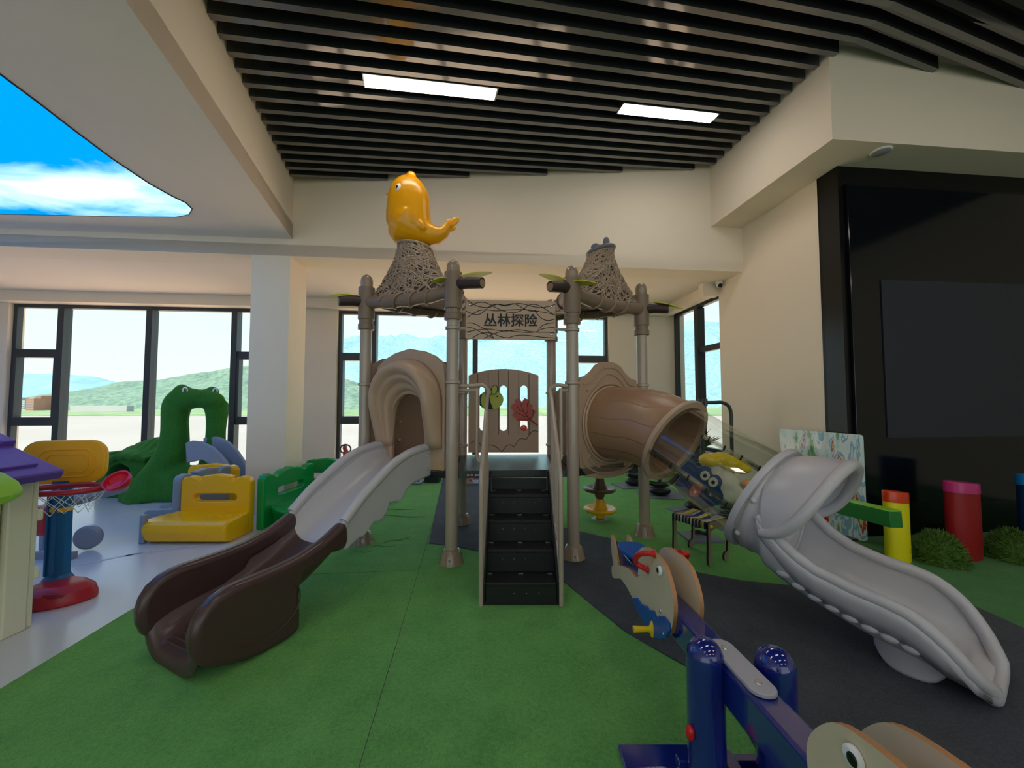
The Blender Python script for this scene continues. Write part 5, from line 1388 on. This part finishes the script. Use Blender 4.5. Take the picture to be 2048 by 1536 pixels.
# soft bollards
def bollard(x, y, rx, h, rz, cb, cc2, label, txt=None):
    t = thing('soft_bollard', label, 'bollard', (x, y, .0125), rz, 'soft bollards by the dark wall')
    prof = [(rx * 1.0, 0), (rx * .99, .004), (rx, h * .5), (rx * 1.0, h - .085)]
    def oval(z, k=1.0, sh=0): return [Vector((rx * k * math.cos(a), rx * .55 * k * math.sin(a), z + sh * math.cos(a))) for a in [2 * PI * i / 36 for i in range(36)]]
    b = MB(); b.loft([oval(0, .97), oval(.01), oval(h * .5), oval(h - .09, 1, -.012)]); obj('body', b, cb, t, world=False)
    b = MB(); b.loft([oval(h - .09, 1.03, -.012), oval(h - .005, 1.03, -.016), oval(h, 1.0, -.016), oval(h + .0, .9, -.016)]); obj('cap', b, cc2, t, world=False)
    return t
m_by = mat('bollard_yellow', (238, 226, 20), .42); m_bo = mat('bollard_orange', (216, 66, 22), .3); m_br = mat('bollard_red', (150, 18, 24), .45); m_bm = mat('bollard_magenta', (196, 50, 120), .3); m_bb = mat('bollard_navy', (6, 44, 86), .45); m_bc = mat('bollard_cyan', (20, 132, 206), .3)
t1 = bollard(3.365, 3.42, .128, .60, .35, m_by, m_bo, 'yellow soft bollard with an orange-red cap beside the grass mounds')
bollard(4.04, 3.50, .170, .665, .30, m_br, m_bm, 'dark red soft bollard with a magenta cap between the two grass mounds')
bollard(4.74, 3.52, .185, .72, .3, m_bb, m_bc, 'navy soft bollard with a bright blue cap at the right edge')
def bend(x, y):
    a = math.radians(-78) + x / .128; a2 = a
    p = Vector((.1295 * math.cos(a), .1295 * .55 * math.sin(a), .085 + y)); c_, s_ = math.cos(.35), math.sin(.35)
    return Vector((3.365 + p.x * c_ - p.y * s_, 3.42 + p.x * s_ + p.y * c_, .0125 + p.z))
text_mesh('lettering', 'LOV', .062, (0, 0, 0), X3, Z3, -Vector((0, 1, 0)), mat('letter_faint', (176, 166, 20), .5, var=0), t1, ext=.001, bold=.01, bend=bend)
m_grs = mat('mound_green', (78, 116, 34), .7, var=.25, vscale=12)
def mound(x, y, rx, ry, h, label, seed):
    random.seed(seed); b = MB(); c = Vector((x, y, .0125))
    b.ell(c, (rx * .93, ry * .93, h * .9), 24, 12); b.v = [Vector((v.x, v.y, max(v.z, .0125))) for v in b.v]
    for i in range(2600):
        a = random.random() * 2 * PI; el = math.asin(random.random()); d = Vector((math.cos(a) * math.cos(el), math.sin(a) * math.cos(el), math.sin(el)))
        p = c + Vector((d.x * rx * .92, d.y * ry * .92, d.z * h * .9)); r = Vector((random.uniform(-1, 1), random.uniform(-1, 1), random.uniform(-.6, 1))).normalized()
        dd = (d * .9 + r * .8).normalized(); s = dd.cross(r).normalized() * .0035; L = random.uniform(.02, .05)
        q = p + dd * L; q.z = max(q.z, .014); b.add([p - s, p + s, q + s * .5 + r * .006, q - s * .3 + r * .006], [[0, 1, 2, 3]])
    return tag(obj('grass_mound', b, m_grs, None, smooth=False), label, 'grass mound', 'artificial grass mounds')
mound(3.70, 3.40, .17, .17, .27, 'shaggy artificial grass mound between the yellow and the red bollard', 1)
mound(4.40, 3.44, .15, .17, .27, 'shaggy artificial grass mound between the red and the navy bollard', 2)

# ================================================================ left side
# ---- soft modular benches round the pillar
m_sy = mat('bench_yellow', (255, 192, 6), .24, var=.02); m_sg = mat('bench_green', (8, 152, 70), .24, var=.03); m_sgr = mat('bench_grey', (140, 152, 172), .34, var=.03)
def bench(x, y, rz, m, label, W=.92, cut=.12):
    t = thing('plastic_bench', label, 'bench', (x, y, 0), rz, 'coloured benches around the pillar'); k = dict(world=False)
    # back stands at local y=0..+.1, seat in front (towards -y); local x across
    top = [(-W / 2, .0), (-W / 2, .54), (-W / 2 + .03, .585), (-W / 2 + .09, .60), (-W / 2 + .155, .585), (-W / 2 + .19, .55), (-W / 2 + .22, .555), (-.16, .60), (0, .62), (.16, .60), (W / 2 - .22, .555), (W / 2 - .19, .55), (W / 2 - .155, .585), (W / 2 - .09, .60), (W / 2 - .03, .585), (W / 2, .54), (W / 2, .0)]
    hole = [(x_ , z_ ) for x_, z_ in rrect(.46, .085, .04, 4, 0, .375)]
    b = MB(); b.prism(top, (0, 0, 0), (1, 0, 0), (0, 0, 1), (0, 1, 0), .09, [hole]); obj('backrest', b, m, t, remesh=.011, rsmooth=6, **k)
    b = MB(); secs = []
    for i in range(13):
        u_ = i / 12; x_ = -W / 2 - cut + (W + cut) * u_; dpt = .32 - .0 * u_
        ov = [( .02, .0), (-.30 + .05, .0), (-.33, .03), (-.345, .12), (-.335, .185), (-.30, .215), (-.20, .225), (-.04, .235), (.02, .24)]
        f = 1.0 if u_ > .12 else (.80 + .2 * (u_ / .12) ** .5)
        xx = x_; secs.append([Vector((xx if yy > -.1 or u_ > .3 else xx, yy * f, zz * (1 if f > .99 else .95))) for yy, zz in ov])
    for i, sc in enumerate(secs):
        u_ = i / 12
        if u_ < .15:
            for v in sc:
                v.z = max(v.z, .0) 
                v.x += max(0, .10 - v.z) * (1 - u_ / .15) * .8 + max(0, v.y + .1) * 1.0 * (1 - u_ / .15)
    b.loft(secs); obj('seat', b, m, t, remesh=.012, rsmooth=6, **k)
    for (r, off) in ((.10, 0), (.17, .02), (.25, .04)):
        b = MB(); b.tube([(off + .02 + r * math.cos(a), -.16 + r * .45 * math.sin(a), .233) for a in [math.radians(q) for q in range(-60, 61, 12)]], .003, 6); obj('moulded_line', b, m, t, **k)
    return t
bench(-3.17, 4.16, 0, m_sy, 'yellow bench with a crown shaped back in front of the pillar', W=.74, cut=.16)
bench(-2.66, 4.70, math.radians(84), m_sg, 'green bench with a slotted back beside the yellow one', cut=.0, W=.9)
bench(-3.66, 4.58, math.radians(-96), m_sgr, 'grey bench at the left end of the ring', cut=.0, W=.70)
bench(-3.78, 4.98, math.radians(178), m_sy, 'yellow bench behind the ring, its back against the pillar', W=.62, cut=0)
bench(-2.56, 5.42, math.radians(172), m_sg, 'green bench behind the pillar on the right', cut=0, W=.6)
bench(-2.06, 5.45, math.radians(95), m_sgr, 'grey bench at the right rear of the ring', cut=0, W=.44)
# ---- frog shaped turf climber
m_moss = turf_mat('moss_turf', (30, 86, 28), (66, 142, 54), .8)
FY = 5.62; kf = FY / FPX
def fp(px, py, dy=0): return atY(px, py, FY + dy)
fr = thing('frog_climber', 'dark green turf covered frog climber with an arch, leaf roofed tunnel and grey slide', 'climber', (fp(360, 900).x, FY, 0))
b = MB()
def limb(pts, dy=0, k=kf): b.tube([fp(x, y, dy) for x, y, r in smooth_px(pts)], [r * k for x, y, r in smooth_px(pts)], 20)
def smooth_px(pts): return [(v.x, v.y, v.z) for v in smooth_path([Vector(p) for p in pts], 4)]
limb([(300, 1008, 46), (312, 975, 40), (330, 940, 32), (345, 905, 27), (350, 870, 23), (350, 840, 22), (354, 812, 24), (366, 799, 24), (390, 797, 20), (410, 797, 16), (430, 800, 16), (440, 806, 12)])
limb([(432, 806, 22), (434, 830, 19), (432, 860, 17), (430, 895, 19), (426, 930, 25), (424, 970, 36), (424, 1008, 42)], .12)
b.ell(fp(364, 783), (15 * kf, .10, 15 * kf)); b.ell(fp(424, 785, .12), (14 * kf, .09, 13 * kf)); b.ell(fp(440, 812, .1), (14 * kf, .09, 16 * kf))
b.ell(fp(360, 975), (56 * kf, .26, 46 * kf)); b.box(fp(298, 982) , (70 * kf, .46, 50 * kf))
for v in b.v: v.z = max(v.z, 0.0)
fb_ = obj('turf_body', b, m_moss, fr, remesh=.03, rsmooth=6)
m_iris = mat('frog_iris', (70, 96, 60), .5, var=0)
for (x, y, dy) in ((370, 781, -.105), (430, 783, .02)):
    b = MB(); b.ell(fp(x, y, dy), (5.5 * kf, .02, 7.5 * kf)); e_w = obj('eye_white', b, m_white, fr)
    b = MB(); b.ell(fp(x, y, dy - .016), (3.2 * kf, .01, 5 * kf)); obj('eye_pupil', b, m_iris, fr)
# leaf roofed tunnel beside it
tn = fr
b = MB(); secs = []
for i in range(31):
    u_ = i / 30; px = 190 + (318 - 190) * u_; row = []
    for j in range(21):
        w_ = j / 20; yy = 5.55 + .85 * w_; top = 1.4 - (interp([(196, 905), (225, 893), (260, 884), (300, 884), (345, 897)], px) - 803) / FPX * 5.8
        z = top + .05 * math.sin(w_ * 9 + u_ * 2) - .22 * (1 - w_) ** 2 + .012 * math.sin(u_ * 40)
        row.append(Vector(((px - 1024) / FPX * 5.72, yy, z)))
    secs.append(row)
b.loft(secs, closed=False, caps=False); obj('leaf_roof', b, m_moss, tn, angle=180, solid=.06, soff=-1)
b = MB()
def tp_(px, py, y=5.65): return atY(px, py, y)
out = [(196, 1012), (198, 930), (210, 908), (240, 905), (280, 918), (320, 945), (335, 1012)]
o3 = [(p.x, p.z) for p in [tp_(x, min(y, 1012)) for x, y in [(188, 1012), (190, 930), (205, 905), (240, 903), (280, 915), (290, 925), (300, 950), (304, 1012)]]]
h3 = [(p.x, p.z) for p in [tp_(x, y) for x, y in [(212, 1000), (212, 950), (222, 932), (240, 926), (256, 935), (262, 955), (262, 1000)]]]
o3 = [(x, max(z, 0)) for x, z in o3]; h3 = [(x, max(z, .02)) for x, z in h3]
b.prism(o3, (0, 5.65, 0), (1, 0, 0), (0, 0, 1), (0, 1, 0), .55, [h3]); obj('turf_arch', b, m_moss, tn, bevel=.04, bseg=3)
b = MB(); b.box(((tp_(240, 960).x), 6.4, .35), (.75, .05, .68)); obj('turf_back', b, m_moss, tn, bevel=.02)
# grey slide of the frog
sl2 = fr
SYD = 5.42
pr_ = [(382, 884), (395, 880), (415, 882), (435, 892), (452, 908), (468, 932), (482, 960), (492, 985), (500, 1000), (500, 1004), (478, 1004), (466, 985), (450, 950), (436, 930), (415, 918), (384, 924)]
for y0_, dz in ((5.32, 0), (5.62, .035)):
    b = MB(); b.prism([(atY(x, y, SYD).x, max(.01, atY(x, y, SYD).z + dz)) for x, y in pr_], (0, y0_, 0), (1, 0, 0), (0, 0, 1), (0, 1, 0), .05); obj('slide_side', b, m_sgr, sl2, bevel=.02, bseg=3)
b = MB(); bed_ = [(384, 905), (410, 905), (434, 922), (450, 942), (470, 975), (492, 1002), (476, 1004), (462, 982), (446, 950), (430, 932), (408, 914), (384, 914)]
b.prism([(atY(x, y, SYD).x, max(.005, atY(x, y, SYD).z)) for x, y in bed_], (0, 5.36, 0), (1, 0, 0), (0, 0, 1), (0, 1, 0), .27); obj('slide_bed', b, m_sgr, sl2, smooth=False)

# ---- basketball stand
hp_ = thing('basketball_hoop', 'toddler basketball stand with a yellow backboard, red rim and blue pole', 'basketball hoop', (-3.22, 2.78, 0))
m_hb = mat('hoop_blue', (4, 98, 160), .4); m_hr = mat('hoop_red', (176, 34, 48), .35); m_hy = mat('hoop_yellow', (250, 180, 20), .4); m_net = mat('net_white', (230, 228, 220), .6)
b = MB(); out = closed2([(-.30, -.10), (-.24, -.20), (0, -.24), (.22, -.16), (.33, -.02), (.30, .08), (.10, .16), (-.2, .14), (-.30, .05)], 4)
secs = []
for z, k in ((0, 1.0), (.05, 1.0), (.10, .93), (.135, .72), (.15, .55)): secs.append([Vector((-3.20 + x * k * .66, 2.80 + y * k * .78, z * .85)) for x, y in out])
b.loft(secs); ho = obj('base', b, m_hr, hp_, bevel=.012)
b = MB(); b.ell((-3.10, 2.66, .09), (.08, .02, .018)); obj('base_grip', b, mat('hoop_red_dark', (140, 16, 28), .5), ho)
b = MB()
for (z0_, z1_, wA, wB) in ((.11, .15, .085, .062), (.15, .82, .062, .056)):
    b.loft([[Vector((-3.30 + sx * w_, 2.86 + sy * w_ * .8, z)) for sx, sy in ((-1, -.5), (-.5, -1), (.5, -1), (1, -.5), (1, .5), (.5, 1), (-.5, 1), (-1, .5))] for z, w_ in ((z0_, wA), (z1_, wB))])
for dx in (-.045, .015): b.box((-3.295 + dx, 2.815, .45), (.014, .02, .6))
obj('pole', b, m_hb, hp_, angle=50)
b = MB(); b.loft([[Vector((-3.30 + sx * w_, 2.86 + sy * w_ * .8, z)) for sx, sy in ((-1, -.5), (-.5, -1), (.5, -1), (1, -.5), (1, .5), (.5, 1), (-.5, 1), (-1, .5))] for z, w_ in ((.60, .064), (.63, .064))]); obj('collar', b, m_hy, hp_, bevel=.005)
by0 = 2.80; P1 = atY(72, 960, by0); P2 = atY(211, 884, by0 + .08); bdir = Vector((P2.x - P1.x, .10, 0)).normalized(); Wb = (P2.x - P1.x) + .10
Ob = Vector((P1.x - .10, by0 - .02, 0)); zb0 = .80; zb1 = 1.115
b = MB(); b.prism(rrect(Wb, zb1 - zb0, .11, 8, Wb / 2, (zb0 + zb1) / 2), Ob, bdir, Z3, Vector((-bdir.y, bdir.x, 0)), .04); bbd = obj('backboard', b, m_hy, hp_, bevel=.012, bseg=3)
b = MB(); nb = Vector((-bdir.y, bdir.x, 0))
for (ww, hh, rr) in ((Wb * .66, .20, .07), (Wb * .50, .13, .05)): b.tube([Ob + bdir * x + Z3 * z - nb * .001 for x, z in rrect(ww, hh, rr, 5, Wb / 2 + .02, (zb0 + zb1) / 2 - .01)], .006, 8, closed=True)
obj('moulded_frame', b, m_hy, bbd)
rc = Vector((-3.08, 2.69, .795)); RX, RY = .225, .14; rx_ = Vector((.98, .16, 0)).normalized(); ry_ = Vector((-rx_.y, rx_.x, 0))
b = MB(); b.tube([rc + rx_ * RX * math.cos(a) + ry_ * RY * math.sin(a) for a in [2 * PI * i / 40 for i in range(40)]], .019, 12, closed=True); rim_ = obj('rim', b, m_hr, hp_)
b = MB(); nS = 14
def rp(i, lv, f=1.0):
    a = 2 * PI * (i + (.5 if lv % 2 else 0)) / nS; k = [1.0, .90, .78, .72][lv]; z = [-.01, -.055, -.105, -.15][lv]
    return rc + rx_ * RX * k * math.cos(a) + ry_ * RY * k * math.sin(a) + Z3 * (z + .008 * math.sin(i * 2.1 + lv))
for lv in range(3):
    for i in range(nS):
        b.tube([rp(i, lv), rp(i, lv + 1)], .0022, 5); b.tube([rp(i, lv), rp(i - 1 if lv % 2 == 0 else i + 1, lv + 1)], .0022, 5)
obj('net', b, m_net, rim_)
b = MB(); sc_ = rc + rx_ * (RX + .02) + Z3 * .0; sdn = Vector((-.35, -.45, .82)).normalized()
cA = rc + rx_ * (RX + .085) + Z3 * .04
sz_ = Vector((.05, -.62, .62)).normalized(); sx_ = (rx_ - sz_ * rx_.dot(sz_)).normalized(); sy_ = sz_.cross(sx_).normalized()
b.lathe([(.02, -.04), (.06, -.03), (.078, .0), (.08, .025), (.070, .026), (.062, .004), (.03, -.012), (0, -.014)], cA, 28, (sx_, sy_, sz_)); b.tube([rc + rx_ * (RX + .0), cA - sx_ * .05 - sz_ * .01], .02, 10)
obj('ball_cup', b, mat('cup_red', (214, 24, 52), .3), rim_)

# ---- toddler ride-on behind the hoop
rt = thing('ride_on_toy', 'grey and red low ride-on toy with a wheel, behind the basketball stand', 'ride-on toy', (-4.3, 3.75, 0))
b = MB(); A_ = atY(120, 1008, 3.75); B_ = atY(243, 975, 3.9); b.tube([A_, (A_ + B_) / 2, B_], .055, 16); b.ell(B_, (.055, .055, .055)); b.ell(A_, (.055, .055, .055)); obj('body_bar', b, m_sgr, rt)
b = MB(); wc_ = atY(180, 1012, 3.7); b.lathe([(.03, -.03), (.09, -.035), (.11, -.02), (.11, .02), (.09, .035), (.03, .03)], (wc_.x, 3.7, .12), 28, (Vector((.9, .3, 0)), Z3, Vector((.3, -.9, 0)))); obj('wheel', b, m_sgr, rt)
b = MB(); b.box((atY(95, 1010, 3.55).x, 3.55, .33), (.22, .2, .26)); obj('red_seat', b, m_hr, rt, bevel=.05, bseg=4)
b = MB(); b.tube([atY(80, 1048, 3.55), atY(130, 1040, 3.6)], .07, 14); b.box((atY(95, 1100, 3.5).x, 3.5, .03), (.5, .04, .06)); obj_each('grey_footrest', b, m_sgr, rt)
for (dx, dy) in ((-.1, 0), (.7, .15)):
    c = MB(); c.box((A_.x + dx, 3.72 + dy, .14), (.05, .05, .28)); obj('support', c, m_sgr, rt, bevel=.01)

# ---- playhouse at the left edge
hs = thing('playhouse', 'cream plastic playhouse with a purple shingle roof and a lime green awning', 'playhouse', (-3.6, 1.9, 0))
m_cw = mat('house_cream', (226, 222, 196), .45, var=.02); m_ct = mat('house_trim', (205, 196, 164), .45, var=.02); m_pu = mat('house_purple', (100, 70, 164), .42, var=.03); m_lg = mat('house_lime', (150, 206, 70), .35, var=.03)
HX = -3.02; y0h, y1h = 1.35, 2.46
b = MB(); b.box(((-4.2 + HX) / 2 - .01, (y0h + y1h) / 2, .47), (abs(-4.2 - HX) - .02, y1h - y0h - .02, .94)); hb = obj('house_body', b, m_ct, hs, smooth=False)
b = MB()
for i in range(13):
    z = .05 + i * .071; b.box((HX - .003, (y0h + 2.305) / 2, z), (.022, 2.305 - y0h, .064))
obj_each('clapboard', b, m_cw, hb, bevel=.012, bseg=3)
b = MB(); b.box((HX + .008, 2.375, .475), (.05, .115, .95)); b.box((HX - .0, 2.455, .475), (.04, .035, .95)); obj_each('corner_post', b, m_cw, hb, bevel=.008, bseg=2)
b = MB()
for z in (.68, .32): b.box((HX + .006, 2.482, z), (.05, .03, .07))
obj_each('hinge_block', b, m_cw, hb, bevel=.012, bseg=3)
zE = .915; RXd = -3.69; zR = 1.30
for sgn_ in (1, -1):
    ex0 = Vector((RXd, 0, zR)); ee = Vector((RXd + sgn_ * .82, 0, zE + .02)); dd = (ee - ex0).normalized(); nn_ = Vector((-dd.z, 0, dd.x)) * sgn_; Lr = (ee - ex0).length
    b = MB(); b.box(ex0 + dd * Lr / 2 + Vector((0, (y0h + y1h) / 2 - .0, 0)) , (Lr, y1h - y0h + .06, .06), (dd, Vector((0, 1, 0)), nn_.normalized())); rf = obj('roof_slope', b, m_pu, hs, bevel=.012, bseg=2)
    b = MB()
    for r in range(4):
        for c_ in range(5):
            yy = y0h + .12 + c_ * .24 + (.12 if r % 2 else 0)
            if yy > y1h - .05: continue
            b.box(ex0 + dd * (.16 + r * .19) + Vector((0, yy, 0)) + nn_.normalized() * .036, (.15, .20, .026), (dd, Vector((0, 1, 0)), nn_.normalized()))
    obj_each('shingle', b, m_pu, rf, bevel=.006, bseg=2)
    b = MB(); b.box(ex0 + dd * (Lr * .30) + Vector((0, y1h + .0, 0)) + nn_.normalized() * .04, (Lr * .55, .08, .05), (dd, Vector((0, 1, 0)), nn_.normalized())); obj('verge_board', b, m_pu, rf, bevel=.008)
b = MB(); b.box((RXd, (y0h + y1h) / 2, zR + .035), (.16, y1h - y0h + .08, .07)); obj('ridge_cap', b, m_pu, hs, bevel=.02, bseg=3)
b = MB(); secs = []
for i in range(25):
    u_ = i / 24; yy = 1.62 + .56 * u_; sc2 = abs(math.sin(u_ * PI * 3)); row = []
    for (x_, z_) in ((HX, 1.02), (HX + .08, 1.03), (HX + .18, 1.0), (HX + .26, .955), (HX + .29, .91 - .02 * sc2), (HX + .28, .875 - .03 * sc2), (HX + .22, .89), (HX + .10, .93), (HX, .93)): row.append(Vector((x_ + (.012 * sc2 if x_ > HX + .1 else 0), yy, z_)))
    secs.append(row)
b.loft(secs); obj('awning', b, m_lg, hs, bevel=.01)
b = MB(); b.box((HX + .008, 1.9, .58), (.03, .40, .40)); obj('window_shutter', b, m_pu, hs, bevel=.01)

# ---- cameras and ceiling detector
def cam_dome(px, py, b_, label):
    p = at_plane(px, py, R(0, b_), V)
    t = thing('security_camera', label, 'security camera', p, 0, 'security cameras under the beam')
    b = MB(); b.lathe([(.045, .055), (.048, .05), (.048, .025), (.04, .02)], p, 24); obj('mount', b, m_white, t)
    b = MB(); b.ell(p + Vector((0, -.01, -.0)), (.042, .042, .042)); bl_ = obj('ball_housing', b, m_white, t)
    b = MB(); b.lathe([(.030, 0), (.028, .008), (.012, .010), (0, .006)], p + Vector((.008, -.045, -.012)), 20, (X3, Vector((0, .35, .94)).normalized(), Vector((0.05, -.94, -.1)).normalized())); obj('lens_window', b, m_pupil, bl_)
    return t
pc1 = at_plane(603, 523, R(0, 5.45), V); pc1z = CZ - .06
for (px, bb, lab) in ((603, 5.62, 'white ball security camera by the top of the pillar'), (1437, 5.62, 'white ball security camera under the ceiling near the right wall')):
    p = at_plane(px, 523, R(0, bb), V); p.z = CZ - .057
    t = thing('security_camera', lab, 'security camera', p, 0, 'security cameras')
    b = MB(); b.lathe([(.05, .057), (.052, .04), (.05, .02), (.03, .012)], p, 24); obj('mount', b, m_white, t)
    b = MB(); b.ell(p, (.044, .044, .044)); h_ = obj('ball_housing', b, m_white, t)
    b = MB(); b.lathe([(.032, -.012), (.032, .004), (.028, .010), (.0, .012)], p + Vector((0, -.036, -.018)), 20, (X3, Vector((0, -.4, .92)).normalized(), Vector((0, -.92, -.4)).normalized())); obj('lens_window', b, m_pupil, h_)
dp = atZ(1762, 302, SZ); dt = thing('ceiling_speaker', 'round white ceiling speaker under the right soffit', 'speaker', dp)
b = MB(); b.lathe([(.085, 0), (.088, -.006), (.080, -.014), (.02, -.020), (0, -.020)], dp, 32); obj('grille', b, m_white, dt)
b = MB(); b.lathe([(.070, -.0175), (.066, -.0195), (.0, -.0225)], dp, 32); obj('mesh_disc', b, m_plate, dt)
